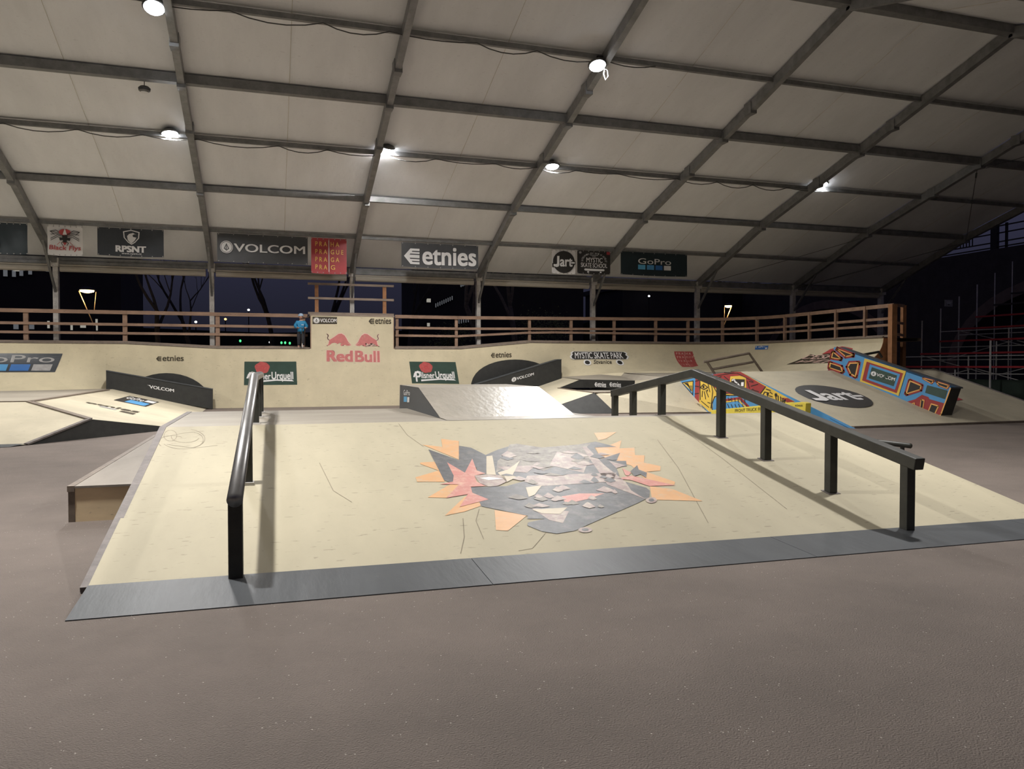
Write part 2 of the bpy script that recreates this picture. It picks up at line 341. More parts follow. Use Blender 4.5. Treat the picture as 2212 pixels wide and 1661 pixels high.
def art_pilsner(A, u0, v0, u1, v1):
    w_, h = u1-u0, v1-v0; q = lambda a, b: (u0+a*w_, v0+b*h)
    cu, cv = q(.34, .74)
    A.poly([(cu+w_*.14*(1+.06*math.sin(5*t))*math.cos(t), cv+h*.25*(1+.05*math.cos(7*t))*math.sin(t)) for t in [k*math.pi/16 for k in range(32)]], 'seal_red', 1)
    A.disc(cu, cv, w_*.045, h*.08, 'logo_red', 2); A.disc(cu, cv, w_*.018, h*.035, 'seal_red', 3)
    A.text('P', *q(.09, .08), *q(.21, .55), 'ink_white', 2, .03); A.line([q(.06, .30), q(.09, .47), q(.15, .56), q(.21, .52)], h*.035, 'ink_white', 2, w_/h*1.0)
    A.text('ilsner', *q(.215, .24), *q(.50, .52), 'ink_white', 2, .04); A.text('Urquell', *q(.515, .14), *q(.93, .56), 'ink_white', 2, .04)
    A.poly([q(.20, .10), q(.60, .18), q(.94, .15), q(.90, .22), q(.60, .24), q(.20, .18)], 'ink_white', 2)
def bull_pts(mir=False):
    P = [(.02,.06),(.09,.20),(.10,.36),(.13,.52),(.30,.72),(.48,.97),(.60,1.0),(.72,.86),(.80,.62),(.86,.38),(.98,.14),(.90,.10),(.80,.08),(.74,.16),(.67,.10),(.60,.04),
         (.54,.16),(.60,.26),(.52,.30),(.44,.20),(.38,.28),(.30,.30),(.22,.26),(.12,.10)]
    return [(1-a, b) for a, b in P] if mir else P

# ================================================================== SETTING
def roofz(y):
    y = y if y >= 15 else 30-y
    P = [(30.0, 5.22), (25.4, 6.98), (20.3, 8.48), (15.0, 10.08)]
    if y >= 30: return 5.22
    for (a, za), (b, zb) in zip(P[:-1], P[1:]):
        if b <= y <= a: return za+(zb-za)*(a-y)/(a-b)
struct(MB().add([(-32, -9, 0), (46, -9, 0), (46, 31, 0), (-32, 31, 0)], [(0, 1, 2, 3)]).build('floor', 'asphalt'))
struct(MB().add([(-140, -60, -.03), (180, -60, -.03), (180, 240, -.03), (-140, 240, -.03)], [(0, 1, 2, 3)]).build('ground', 'ground'))
# tent membrane, a shallow sag between purlins and frames
FX = [-31.97+5*k for k in range(13)]            # frames at -31.97 ... 28.03
PYS = [30.0, 27.7, 25.4, 22.7, 20.3, 17.8, 15.0, 12.2, 9.7, 7.3, 4.6, 2.3, 0.0]
mb = MB(); ny = 4; nx = 6
for i in range(len(FX)-1):
    vs = []; cols = []
    for a in range(nx+1):
        u = a/nx; x = FX[i]+5*u; col = []
        for j in range(len(PYS)-1):
            for b in range(ny+(j == len(PYS)-2)):
                t = b/ny; y = PYS[j]+(PYS[j+1]-PYS[j])*t
                sag = .07*math.sin(math.pi*t)*math.sin(math.pi*u)
                col.append(V((x, y, roofz(y)+.02+.02*math.sin(9*u+3*j)*math.sin(math.pi*t)+(sag if u not in (0, 1) else 0))))
        cols.append(col)
    n = len(cols[0]); vs = [p for c in cols for p in c]
    mb.add(vs, [(a*n+b, (a+1)*n+b, (a+1)*n+b+1, a*n+b+1) for a in range(nx) for b in range(n-1)])
struct(mb.build('ceiling', 'membrane', smooth=True))
CE = bpy.data.objects['ceiling']
for i in range(3, len(FX)-1):
    for y0_, y1_ in ((30, 15), (0, 15)):
        P_ = [(FX[i]+2.5, y0_+(y1_-y0_)*k/24, 0) for k in range(25)]
        MB().tube([(a, b, roofz(b)+.08*math.sin(math.pi*k/24)*0+.005) for k, (a, b, c) in enumerate(P_)], .006, 4).build('seam', 'tarp', CE)
# frames: each one post + rafter + knee brace on both eaves
ordn = ['far-left', 'second', 'third', 'fourth', 'fifth', 'sixth', 'seventh', 'eighth']
def tent_frame(x, label, grp):
    t = thing('tent_frame', (x, 30, 0), label, 'tent frame', grp)
    r = MB(); pts = [(x, y, roofz(y)-.17) for y in (30, 25.4, 20.3, 15)]
    for a, b in zip(pts[:-1], pts[1:]):
        d = (V(b)-V(a)).normalized()*.05; r.bar(V(a)-d, V(b)+d, .16, .27)
        # dark slot along the extrusion
    for y in (25.4, 20.3, 18.9, 22.2): r.box((x-.10, y-.16, roofz(y)-.34), (x+.10, y+.16, roofz(y)-.02))
    r.build('rafter', 'alu', t)
    r = MB(); pts = [(x, 30-p[1], p[2]) for p in pts]
    for a, b in zip(pts[:-1], pts[1:]): r.bar(a, b, .16, .27)
    r.build('rafter', 'alu', t)
    MB().box((x-.08, 29.9, 0), (x+.08, 30.12, 5.1)).box((x-.17, 29.82, 0), (x+.17, 30.2, .03)).box((x-.12, 29.80, 4.86), (x+.12, 30.2, 5.16)).build('post', 'post', t)
    MB().box((x-.08, -.12, 0), (x+.08, .12, 5.1)).build('post', 'post', t)
    MB().bar((x, 29.92, 4.0), (x, 28.35, roofz(28.35)-.25), .07, .07).build('knee_brace', 'alu', t)
    return t
for k in range(8):
    tent_frame(FX[5]+5*k, ['tent frame at the left edge of the photo, above the white fly banner', 'tent frame whose post stands left of the charcoal ring-logo banner',
        'tent frame whose post stands behind the raised wall extension', 'tent frame meeting the eave beside the stencil-lettered arrow banner',
        'tent frame meeting the eave behind the skate school banner', 'tent frame meeting the eave right of the blue-squares banner',
        'tent frame with its post behind the curving deck railing, second from the open end', 'end tent frame at the open gable on the right'][k], 'tent frames')
for x, lb in ((FX[3], 'tent frame two bays beyond the left edge of the view'), (FX[4], 'tent frame one bay beyond the left edge of the view')): tent_frame(x, lb, 'tent frames out of view')
def purl(y, r, name, label, grp='roof purlins'):
    z = roofz(y)-.10; m = MB()
    m.bar((FX[3], y, z), (FX[-1], y, z), *r)
    return tag(m.build(name, 'alu'), label, 'beam', grp)
for y, r, lb in ((27.7, (.09, .10), 'roof purlin running just above the row of banners'), (25.4, (.16, .17), 'roof purlin second up from the eave'),
                 (22.7, (.10, .12), 'thin roof purlin with drooping cable and the lower row of lamps'), (20.3, (.20, .22), 'heavy roof purlin halfway up the slope'),
                 (17.8, (.10, .12), 'thin roof purlin with drooping cable near the upper lamps'), (15.0, (.24, .26), 'ridge beam along the top of the tent')):
    purl(y, r, 'roof_purlin', lb)
for y, lb in ((12.2, 'first roof purlin beyond the ridge on the near slope'), (9.7, 'second roof purlin on the near slope'), (7.3, 'third roof purlin on the near slope'), (4.6, 'fourth roof purlin on the near slope')): purl(y, (.14, .16), 'roof_purlin', lb)
tag(MB().box((FX[3], 29.93, 5.02), (FX[-1], 30.15, 5.20)).box((FX[3], 29.88, 4.96), (FX[-1], 29.96, 5.06)).build('eave_beam', 'alu'), 'long grey beam along the eave on top of the tent posts', 'beam')
for k, lab in ((1, 'rolled side curtain above the dark lit-window building'), (2, 'rolled side curtain below the white shield banner'), (3, 'rolled side curtain below the charcoal ring-logo banner'),
               (4, 'rolled side curtain below the stencil-lettered arrow banner'), (5, 'rolled side curtain below the round-logo banner'), (6, 'rolled side curtain below the blue-squares banner'),
               (7, 'rolled side curtain above the right street lamp'), (8, 'rolled side curtain in the last bay by the open end')):
    x0, x1 = FX[3]+5*k+.14, FX[3]+5*k+4.80
    tag(MB().tube([(x0, 29.98, 4.80), (x1, 29.98, 4.80)], .105, 10).box((x0, 29.93, 4.90), (x1, 30.0, 4.95)).build('rolled_curtain', 'tarp'), lab, 'curtain', 'rolled side curtains along the eave')
# steel cross-bracing and drooping cables
def wirething(p, q, lb):
    tag(MB().tube([p, q], .012, 5).tube([V(q)+(V(p)-V(q)).normalized()*.25, V(q)+(V(p)-V(q)).normalized()*.6], .03, 6).build('bracing_wire', 'wire'), lb, 'wire', 'wind bracing wires')
wirething((28.03, 15.2, 9.7), (23.1, 20.1, roofz(20.3)-.35), 'bracing wire rising to the right above the fifth lamp')
wirething((28.03, 25.3, 6.65), (23.05, 20.4, roofz(20.3)-.35), 'bracing wire dropping steeply right of the smallest lamp')
wirething((28.03, 25.6, 6.65), (23.05, 29.8, 5.0), 'bracing wire low under the eave in the last bay')
wirething((23.03, 25.6, 6.65), (18.05, 29.8, 5.0), 'bracing wire low under the eave right of the blue-squares banner')
wirething((28.03, 25.3, 6.65), (23.05, 29.7, 5.05), 'bracing wire crossing near the open gable')
def cable_run(y, x0, x1, lb):
    m = MB(); x = x0
    rnd = random.Random(int(y*10))
    while x < x1:
        n = x+rnd.uniform(1.3, 2.2); d = rnd.uniform(.04, .16); z = roofz(y)-.17
        m.tube([(x+(n-x)*t, y-.08, z-d*4*t*(1-t)) for t in (0, .2, .4, .6, .8, 1)], .014, 5, cap=False); x = n
    tag(m.build('drooping_cable', 'cable'), lb, 'cable', 'cables along the purlins')
cable_run(22.7, -12, 18.5, 'black cable looping under the lower lamp purlin')
cable_run(17.8, -7, 8.5, 'black cable looping under the upper lamp purlin')

# ================================================================== LAMPS
def floodlight(x, y, z, tilt, lb, grp='ceiling floodlights', seen=True, power=1.0):
    t = thing('floodlight', (x, y, z), lb, 'lamp', grp)
    R = Euler(tilt).to_matrix(); ax = R @ V((0, 0, 1))
    MB().lathe((x, y, z), [(.215, 0), (.235, .02), (.235, .05), (.15, .10), (.07, .13), (.07, .20), (.03, .22)], 20, ax).build('housing', 'lamp_body', t)
    MB().lathe(V((x, y, z))-ax*.07, [(.02, 0), (.10, .012), (.17, .035), (.205, .075)], 20, ax).build('lens', 'lamp_face', t)
    fx_ = min(FX, key=lambda f: abs(f-x)); zt_ = max(z+.25, roofz(y)-.32) if z+.25 < roofz(y)-.1 else roofz(y)-.2
    MB().bar(V((x, y, z))+ax*.2, (x, y, zt_), .03, .03).bar((x, y, zt_), (fx_+(.07 if x > fx_ else -.07), y, zt_), .03, .03).build('bracket', 'lamp_body', t)
    l = bpy.data.lights.new('lamp_light', 'AREA'); l.shape = 'DISK'; l.size = .34; l.energy = LAMP_W*power; l.color = (1.0, .975, .95); l.spread = math.radians(158)
    lo = bpy.data.objects.new('light_source', l); COL.objects.link(lo); lo.parent = t
    lo.location = -ax*.09; lo.rotation_euler = tilt
    return t
floodlight(-2.25, 17.8, 8.95, (-.38, 0, 0), 'brightest round floodlight at the top left edge of the photo', power=.5)
floodlight(-2.5, 22.6, 7.68, (-.15, -.10, 0), 'round floodlight above the white shield banner', power=1.15)
floodlight(3.3, 22.55, 7.78, (.42, .10, 0), 'floodlight seen edge-on beside its bracket on the middle frame', power=1.5)
floodlight(7.80, 17.7, 8.88, (-.38, 0, 0), 'round floodlight highest of the pair on the right of the middle', power=.5)
floodlight(8.40, 22.5, 7.63, (-.15, 0, 0), 'round floodlight lower of the pair right of the middle', power=1.15)
floodlight(18.5, 22.6, 7.80, (-.25, 0, 0), 'small round floodlight furthest right under the dark roof', power=.14)
for x, y, pw, lb_ in ((-2.2, 7.3, .85, 'floodlight above the left of the viewer'), (7.8, 7.3, .62, 'floodlight above the right of the viewer'), (-12.0, 17.8, .9, 'floodlight two frames beyond the left edge, upper row'), (-12.0, 22.6, .6, 'floodlight two frames beyond the left edge, lower row')):
    floodlight(x, y, roofz(y)-.85, (0, 0, 0), lb_, 'floodlights out of view', power=pw)
yy_ = 24.0
while onY(312, 199, yy_).z > roofz(yy_)-.42: yy_ -= .05
p = onY(312, 199, yy_)
t = thing('pendant_lamp', p, 'small unlit round lamp hanging under the roof at upper left', 'lamp')
MB().lathe(p, [(.09, 0), (.13, .03), (.14, .09), (.10, .13), (.04, .15)], 18).build('lamp_shade', 'lamp_body', t)
MB().lathe(p+V((0, 0, -.01)), [(.088, 0), (.088, .01)], 18).build('lens', 'lamp_off', t)
MB().tube([p+V((0, 0, .14)), (p.x, p.y, roofz(p.y)+.02)], .01, 5).build('cord', 'cable', t)
p = onY(1304, 158, 17.7)  # white loop added to stand in for the lamp's lens ghost
tag(MB().tube([p+V((-.02, 0, .12)), p+V((.10, 0, .08)), p+V((.12, 0, -.06)), p+V((.05, 0, -.16)), p+V((.0, 0, -.02)), p+V((.02, 0, .1))], .012, 5).build('lens_ghost_loop', 'ink_white'),
    'small white loop added for the lens ghost beside the higher right floodlight', 'cable')

# ================================================================== FUN BOX
TZ = .775; RY0, RY1 = 5.42, 9.28; XL, XR0, XR1 = -1.117, 7.07, 7.42
fb = thing('fun_box', (3, 8, 0), 'large pale plywood fun box ramp with worn spiky graphic, nearest the viewer', 'skate ramp')
def fy(x): return 5.45-.0125*(x+1.1)
def slope(x, y): return .03+(TZ-.03)*(y-RY0)/(RY1-RY0)
m = MB()
m.add([(XL, fy(XL), slope(0, fy(XL))), (XR0, fy(XR0), slope(0, fy(XR0))), (XR1, RY1, TZ), (XL, RY1, TZ)], [(0, 1, 2, 3)])
m.build('front_ramp', 'ply', fb)
m = MB().add([(XL, RY1, TZ), (4.2, RY1, TZ), (4.2, 12.25, TZ), (XL, 12.25, TZ), (4.2, RY1, TZ), (XR1, RY1, TZ), (XR1, 9.55, TZ), (4.2, 9.55, TZ)], [(0, 1, 2, 3), (4, 5, 6, 7)])
m.build('deck', 'ply_deck', fb)
MB().add([(4.2, 9.55, TZ), (XR1, 9.55, TZ), (XR1, 13.4, .02), (4.2, 13.4, .02)], [(0, 1, 2, 3)]).build('back_ramp', 'ply', fb)
m = MB()
m.add([(XL+.002, RY0, 0), (XL+.002, RY0, .03), (XL+.002, RY1, TZ-.002), (XL+.002, 12.25, TZ-.002), (XL+.002, 12.25, 0)], [(0, 1, 2, 3, 4)])
m.add([(XR0, RY0, 0), (XR0, RY0, .03), (XR1, RY1, TZ-.002), (XR1, 9.55, TZ-.002), (XR1, 13.4, 0)], [(0, 1, 2, 3, 4)])
m.add([(XL, 12.25, 0), (4.2, 12.25, 0), (4.2, 12.25, TZ), (XL, 12.25, TZ)], [(0, 1, 2, 3)])
m.add([(4.2, 9.55, TZ), (4.2, 12.25, TZ), (4.2, 12.25, 0), (4.2, 13.4, 0)], [(0, 1, 2, 3)])
m.build('side_panel', 'black', fb)
e = MB(); e.bar((XL-.012, fy(XL)+.03, .022), (XL-.012, RY1, TZ-.012), .068, .034).bar((XL-.012, RY1, TZ-.012), (XL-.012, 12.25, TZ-.012), .068, .034)
e.build('edge_strip', 'edge_steel', fb)
for i, (a, b) in enumerate(((XL, 1.40), (1.405, 3.95), (3.955, 6.5), (6.505, 9.0))):
    xa = a
    qa, qb = fy(a)-RY0, fy(b)-RY0
    MB().add([(xa, 4.87+qa, 0.0), (b, 4.87+qb, 0.0), (b, 4.87+qb, .006), (xa, 4.87+qa, .006), (a, RY0+.03+qa, 0), (b, RY0+.03+qb, 0), (b, RY0+.03+qb, slope(0, RY0+.03+qb)+.006), (a, RY0+.03+qa, slope(0, RY0+.03+qa)+.006)],
             [(0, 1, 2, 3), (3, 2, 6, 7), (4, 5, 6, 7), (0, 3, 7, 4), (1, 2, 6, 5)]).build('kick_plate', 'slate', fb)
# printed graphic on the front ramp: traced in the plane of the ramp
RN = V((0, -(TZ-.03), RY1-RY0)).normalized()
def onR(x, y): return onP(x, y, (0, RY0, .03), RN)
S7 = 710/2212
def z7(a, b): return onR(850+a*S7, 900+b*S7)
GR = {}
def gpoly(pts, m_, lv):
    bm = bmesh.new(); vs = [bm.verts.new(z7(a, b)+RN*(.003+.0012*lv)) for a, b in pts]; bm.faces.new(vs)
    bmesh.ops.triangulate(bm, faces=bm.faces); bm.verts.index_update()
    GR.setdefault(m_, MB()).add([v.co.copy() for v in bm.verts], [tuple(v.index for v in f.verts) for f in bm.faces]); bm.free()
for pl in ([(320,150),(440,165),(440,290),(195,190),(330,205)], [(180,310),(275,305),(320,370),(180,320)], [(148,410),(310,362),(345,440),(160,440)],
           [(230,545),(410,440),(520,470),(360,548)], [(345,668),(480,540),(640,560),(580,605),(480,640)], [(680,630),(900,665),(770,770),(690,765)],
           [(1355,205),(1440,200),(1535,160),(1520,215),(1622,210),(1625,260),(1690,262),(1685,310),(1798,335),(1795,365),(1700,372),(1895,440),(1890,460),(1700,430),(1600,330),(1400,285)],
           [(1725,470),(1880,490),(2080,570),(1740,560)], [(1350,110),(1500,105),(1430,150),(1380,160)]):
    gpoly(pl, 's_orange', 0)
gpoly([(235,222),(440,295),(440,198),(520,210),(620,260),(700,225),(830,185),(1000,210),(1240,190),(1360,170),(1500,205),(1350,210),(1400,285),(1525,245),(1500,300),(1565,300),(1570,335),(1500,345),(1520,400),(1470,420),(1560,440),(1700,480),(1725,500),(1720,545),(1640,585),(1330,720),(1220,770),(1100,790),(1000,775),(900,735),(905,715),(1020,690),(900,690),(905,670),(880,665),(590,605),(580,580),(520,500),(515,478),(760,470),(900,430),(800,400),(640,400),(560,380),(560,345),(400,452),(340,430)], 's_dark', 1)
for pl in ([(360,310),(480,380),(530,285),(560,365),(620,385),(545,400),(560,440),(620,470),(520,475),(530,515),(640,560),(445,610),(500,525),(355,550),(440,460),(310,458),(400,440),(405,400)],
           [(1500,420),(1600,400),(1900,465),(1720,470),(1600,430)], [(1130,540),(1250,520),(1420,520),(1300,560),(1160,590)],
           [(1540,350),(1600,380),(1580,400),(1560,395)]):
    gpoly(pl, 's_red', 2)
for pl in ([(1270,205),(1300,205),(1420,330),(1560,440),(1600,500),(1700,560),(1440,460),(1330,300)], [(1100,240),(1220,260),(1300,330),(1280,380),(1050,330)],
           [(900,400),(1500,380),(1480,440),(1000,470),(880,440)], [(930,620),(1180,640),(1140,720),(1050,700)], [(700,340),(960,330),(900,380),(760,370)],
           [(1450,300),(1560,330),(1500,350)]):
    gpoly(pl, 's_mauve', 2)
for pl in ([(625,270),(665,265),(690,400),(625,390)], [(770,360),(850,300),(800,400),(830,410),(760,445),(700,380)], [(890,480),(1000,465),(950,530),(910,545)], [(930,630),(1170,615),(1120,660),(1000,655)]):
    gpoly(pl, 's_pale', 3)
gpoly([(780,190),(830,185),(1000,210),(1240,190),(1330,180),(1290,215),(1330,290),(1250,340),(1100,330),(1010,370),(930,330),(840,350),(770,330),(690,380),(700,300),(760,250)], 's_fade', 1.6)
rg = random.Random(3)
for k_ in range(46):
    a_, b_ = rg.uniform(760, 1500), rg.uniform(240, 620)
    if b_ > 440 and a_ < 820: continue
    w_, h_ = rg.uniform(18, 70), rg.uniform(10, 30)
    gpoly([(a_-w_, b_), (a_-w_*.2, b_-h_), (a_+w_*.4, b_-h_*.5), (a_+w_, b_+h_*.2), (a_+w_*.1, b_+h_*.6)], rg.choice(['s_fade', 's_dark', 's_mauve', 's_dark']) if b_ < 470 else 's_fade' if rg.random() < .4 else 's_mauve', 3.2+k_*.02)
gpoly([(545,400),(640,392),(745,400),(765,440),(700,470),(640,475),(580,450)], 's_mauve', 3); gpoly([(580,418),(640,410),(740,422),(640,432)], 'ink_white', 4)
gpoly([(1595,370),(1640,330),(1650,360),(1705,380),(1700,415),(1660,390),(1620,405)], 's_dark', 3)
for c, r in (((1735,565),(38,20)), ((1290,765),(48,18))):
    gpoly([(c[0]+r[0]*math.cos(t*.5), c[1]+r[1]*math.sin(t*.5)) for t in range(12)], 's_mauve', 2)
    gpoly([(c[0]+r[0]*.5*math.cos(t*.5), c[1]+r[1]*.5*math.sin(t*.5)) for t in range(12)], 's_dark', 3)
for k_, lb in (('s_orange', 'worn orange spikes'), ('s_red', 'worn red spikes'), ('s_dark', 'worn dark grey shape'), ('s_mauve', 'faded mauve patches'), ('s_fade', 'faded grey patches'), ('s_pale', 'pale patches'), ('ink_white', 'white eye shape')):
    o = GR[k_].build('printed_graphic', k_, fb); o['label'] = lb
# swirl scuffs near the top left corner, drawn as thin black rubber marks
m = MB()
def mark(pts, wd=.006):
    wd *= .8
    P = [onR(*p_) for p_ in pts]
    for a, b in zip(P[:-1], P[1:]):
        d = (b-a).normalized(); s_ = d.cross(RN)*wd/2; m.add([a-s_+RN*.002, b-s_+RN*.002, b+s_+RN*.002, a+s_+RN*.002], [(0, 1, 2, 3)])
for cx_, cy_, rx, ry, a0, a1 in ((395, 948, 48, 22, -1.2, 2.6), (368, 941, 14, 12, 0, 6.2), (400, 944, 30, 12, .2, 3.3), (372, 955, 30, 14, 2.5, 5.5), (415, 950, 24, 16, -1.4, 1.4)):
    mark([(cx_+rx*math.cos(a0+(a1-a0)*k/14), cy_+ry*math.sin(a0+(a1-a0)*k/14)) for k in range(15)])
mark([(352, 944), (400, 935), (440, 931)]); mark([(360, 960), (420, 968), (470, 962)]); mark([(861, 915), (880, 940), (915, 965)])
mark([(1035, 1100), (1028, 1125), (1045, 1165)]); mark([(1180, 1150), (1150, 1185), (1120, 1190)]); mark([(690, 1000), (720, 1060), (760, 1085)], .006)
mark([(1420, 950), (1465, 1010), (1530, 1130)], .006); mark([(1000, 1120), (1003, 1160), (995, 1196)], .007); mark([(1470, 925), (1560, 990), (1700, 1100)], .006)
o = m.build('scuff_marks', 'scuff', fb); o['kind'] = 'stuff'

# ---- small kicker standing on the fun box
kx0, kx1, ky0, ky1, ky2, kz = 2.10, 3.98, 9.75, 11.25, 12.95, 1.135
kr = thing('kicker_ramp', (3, 11, TZ), 'small glossy kicker ramp with dark sides standing on the fun box', 'skate ramp')
MB().add([(kx0, ky0, TZ+.01), (kx1, ky0, TZ+.01), (kx1, ky1, kz), (kx0, ky1, kz)], [(0, 1, 2, 3)]).add([(kx0, ky0-.45, TZ+.003), (kx1+.06, ky0-.45, TZ+.003), (kx1, ky0, TZ+.012), (kx0, ky0, TZ+.012)], [(0, 1, 2, 3)]).build('ramp_surface', 'ply_slick', kr)
MB().add([(kx0, ky1, kz), (kx1, ky1, kz), (kx1, ky2, kz), (kx0, ky2, kz)], [(0, 1, 2, 3)]).build('top_platform', 'ply_deck', kr)
MB().add([(kx0, ky0, TZ), (kx0, ky1, kz-.004), (kx0, ky2, kz-.004), (kx0, ky2+.05, TZ), (kx0, ky2+.05, .0), (kx0, 12.27, 0.0), (kx0, 12.27, TZ)], [(0, 1, 2, 3, 6), (6, 3, 4, 5)])\
    .add([(kx1, ky0, TZ), (kx1, ky1, kz-.004), (kx1, ky2, kz-.004), (kx1, ky2, 0), (kx1, 12.27, 0.0), (kx1, 12.27, TZ)], [(0, 1, 2, 3, 4, 5)])\
    .add([(kx0, ky2, 0), (kx1, ky2, 0), (kx1, ky2, kz), (kx0, ky2, kz)], [(0, 1, 2, 3)]).build('side_panel', 'slate', kr)
def kside(a, b): return onX(820+a/3.954, 480+b/3.954, kx0-.002)
A = Art(quad(kside(205, 1540), kside(258, 1540), kside(262, 1430), kside(208, 1425)), .003)
A.text('GoPro', 0, .55, 1, .95, 'ink_white', 1); A.rect(.05, .05, .55, .45, 'blue_a', 1); A.rect(.62, .02, .95, .42, 'ink_white', 1)
A.build('sticker', kr)

# ================================================================== GRIND RAILS
def rail_square(name, x, pts, posts, w_, lb, grp=None, plates=True):
    t = thing(name, (x, pts[0][0], 0), lb, 'grind rail', grp)
    P = [V((x, y, z)) for y, z in pts]; m = MB()
    for a, b in zip(P[:-1], P[1:]):
        e = (b-a).normalized()*w_*.3; m.bar(a, b+e*0, w_, w_)
    for q in P[1:-1]: m.box((x-w_/2, q.y-w_*.28, q.z-w_*.5), (x+w_/2, q.y+w_*.28, q.z+w_*.49))
    m.build('rail_bar', 'rail_paint', t, bevel=.008)
    for y, zb, zt in posts:
        pst = MB().box((x-w_*.42, y-w_*.42, zb), (x+w_*.42, y+w_*.42, zt)).build('post', 'rail_paint', t, bevel=.006)
        if plates and zb > .05:
            MB().add([(x-.07, y-.06, zb-.012), (x+.07, y-.06, zb-.012), (x+.07, y+.06, zb+.012), (x-.07, y+.06, zb+.012), (x-.07, y-.06, zb-.006), (x+.07, y-.06, zb-.006), (x+.07, y+.06, zb+.018), (x-.07, y+.06, zb+.018)],
                     [(0, 1, 2, 3), (4, 5, 6, 7), (0, 1, 5, 4), (1, 2, 6, 5), (2, 3, 7, 6), (3, 0, 4, 7)]).build('foot_plate', 'edge_steel', pst)
    return t
RX = 5.30
def rz(y): return .60+(1.36-.60)*(y-5.16)/(8.87-5.16) if y <= 8.87 else 1.36-(y-8.87)*.141
posts = [(5.34, .02), (6.30, slope(0, 6.30)), (7.35, slope(0, 7.35)), (8.25, slope(0, 8.25)), (9.75, TZ-.03), (10.65, TZ-.21), (11.3, TZ-.33)]
rail_square('grind_rail', RX, [(5.21, rz(5.21)), (8.87, rz(8.87)), (11.36, rz(11.36))], [(y, z, rz(y)-.03) for y, z in posts], .105,
            'black square-section grind rail bent over the right of the fun box')
# round rail on the left
t = thing('grind_rail', (-.2, 5.5, 0), 'worn round steel grind rail rising over the left of the fun box', 'grind rail')
lx = -.20
P = [V((lx-.03, 5.36, .64)), V((lx, 9.35, 1.29)), V((lx+.06, 12.0, 1.29))]
lx0 = X1 = None
a, b = onX(507, 1082, -.24), onY(549, 815, 9.40)
P = [V((a.x, 5.36, onY(507, 1080, 5.36).z)), b, V((b.x+.04, 12.0, b.z))]; P[0].x = onY(507, 1080, 5.36).x
m = MB().tube([P[0], P[1]-(P[1]-P[0]).normalized()*.08, P[1]+V((0, .08, 0)), P[2]], .052, 18)
m.build('rail_bar', 'rail_steel', t, smooth=True)
def lrail(y): 
    k_ = (y-P[0].y)/(P[1].y-P[0].y); return P[0]+(P[1]-P[0])*k_ if k_ <= 1 else P[1]+(P[2]-P[1])*((y-P[1].y)/(P[2].y-P[1].y))
for y, zb in ((5.44, .01), (7.32, slope(0, 7.32)), (9.55, TZ), (10.75, TZ), (11.85, TZ)):
    q = lrail(y); k_ = .047
    pst = MB().box((q.x-k_, y-k_, zb), (q.x+k_, y+k_, q.z-.02)).build('post', 'rail_paint', t, bevel=.01)
    if zb > .05: MB().box((q.x-.06, y-.075, zb-.012), (q.x+.06, y+.06, zb+.012)).build('foot_plate', 'galv', pst)
# low flat bar beyond the right side
t = thing('grind_rail', (8.3, 8.2, 0), 'low round flat bar on the floor right of the fun box', 'grind rail')
yy = 8.30; pz = .37
MB().tube([(8.28, yy, pz), (8.28, 11.6, pz)], .035, 12).build('rail_bar', 'rail_paint', t, smooth=True)
for y in (yy+.14, 11.4):
    pst = MB().tube([(8.28, y, 0.01), (8.28, y, pz)], .028, 10).build('post', 'rail_paint', t)
    MB().box((8.14, y-.12, 0), (8.42, y+.12, .012)).build('foot_plate', 'edge_steel', pst)

# ================================================================== LEDGE BOX
t = thing('ledge_box', (-1.4, 9, 0), 'low plywood ledge box with dark steel edge against the left of the fun box', 'skate ledge')
lz, ly0, ly1, lxa, lxb = .335, 8.03, 13.6, -1.79, XL-.065
MB().box((lxa+.055, ly0, 0.0), (lxb, ly1, lz-.02)).build('box_body', 'ply_raw', t)
MB().box((lxa+.03, ly0-.015, lz-.02), (lxb, ly1, lz)).build('top_sheet', 'ledge_top', t)
MB().box((lxa, ly0-.005, .0), (lxa+.055, ly1, lz-.03)).box((lxa-.005, ly0-.02, lz-.05), (lxa+.055, ly1, lz+.004)).build('edge_strip', 'edge', t)

# ================================================================== QUARTER PIPE WALL
WY = 28.30
qp = thing('quarter_pipe', (3, WY, 0), 'long pale quarter pipe wall with logos running across the back', 'skate ramp')
CL, CR = -5.15, 10.87      # flat centre between the two hubba ledges
def topz(x):
    P = [(-40, 2.20), (-4.6, 2.20), (-1.7, 2.06), (6.9, 2.10), (9.66, 2.36), (60, 2.38)]
    for (a, za), (b, zb) in zip(P[:-1], P[1:]):
        if a <= x <= b: return za+(zb-za)*(x-a)/(b-a)
xs = [CL, -4.6, -3, -1.7, 1.43, 4.35, 6.9, 8.3, 9.66, CR]
m = MB()
for a, b in zip(xs[:-1], xs[1:]):
    ea = 3.25 if (a, b) == (1.43, 4.35) else None
    m.add([(a, WY, 0), (b, WY, 0), (b, WY+.0, ea or topz(b)), (a, WY, ea or topz(a))], [(0, 1, 2, 3)])
m.build('wall_face', 'ply_wall', qp)
MB().box((1.40, WY+.005, 2.0), (4.38, WY+.10, 3.26)).build('extension_frame', 'timber', qp)
MB().add([(1.39, WY-.01, 3.25), (4.39, WY-.01, 3.25), (4.39, WY+1.4, 3.25), (1.39, WY+1.4, 3.25), (1.39, WY-.01, 3.30), (4.39, WY-.01, 3.30), (4.39, WY+1.4, 3.30), (1.39, WY+1.4, 3.30)],
         [(0, 1, 2, 3), (4, 5, 6, 7), (0, 1, 5, 4), (1, 2, 6, 5), (2, 3, 7, 6), (3, 0, 4, 7)]).build('platform_board', 'timber_grey', qp)
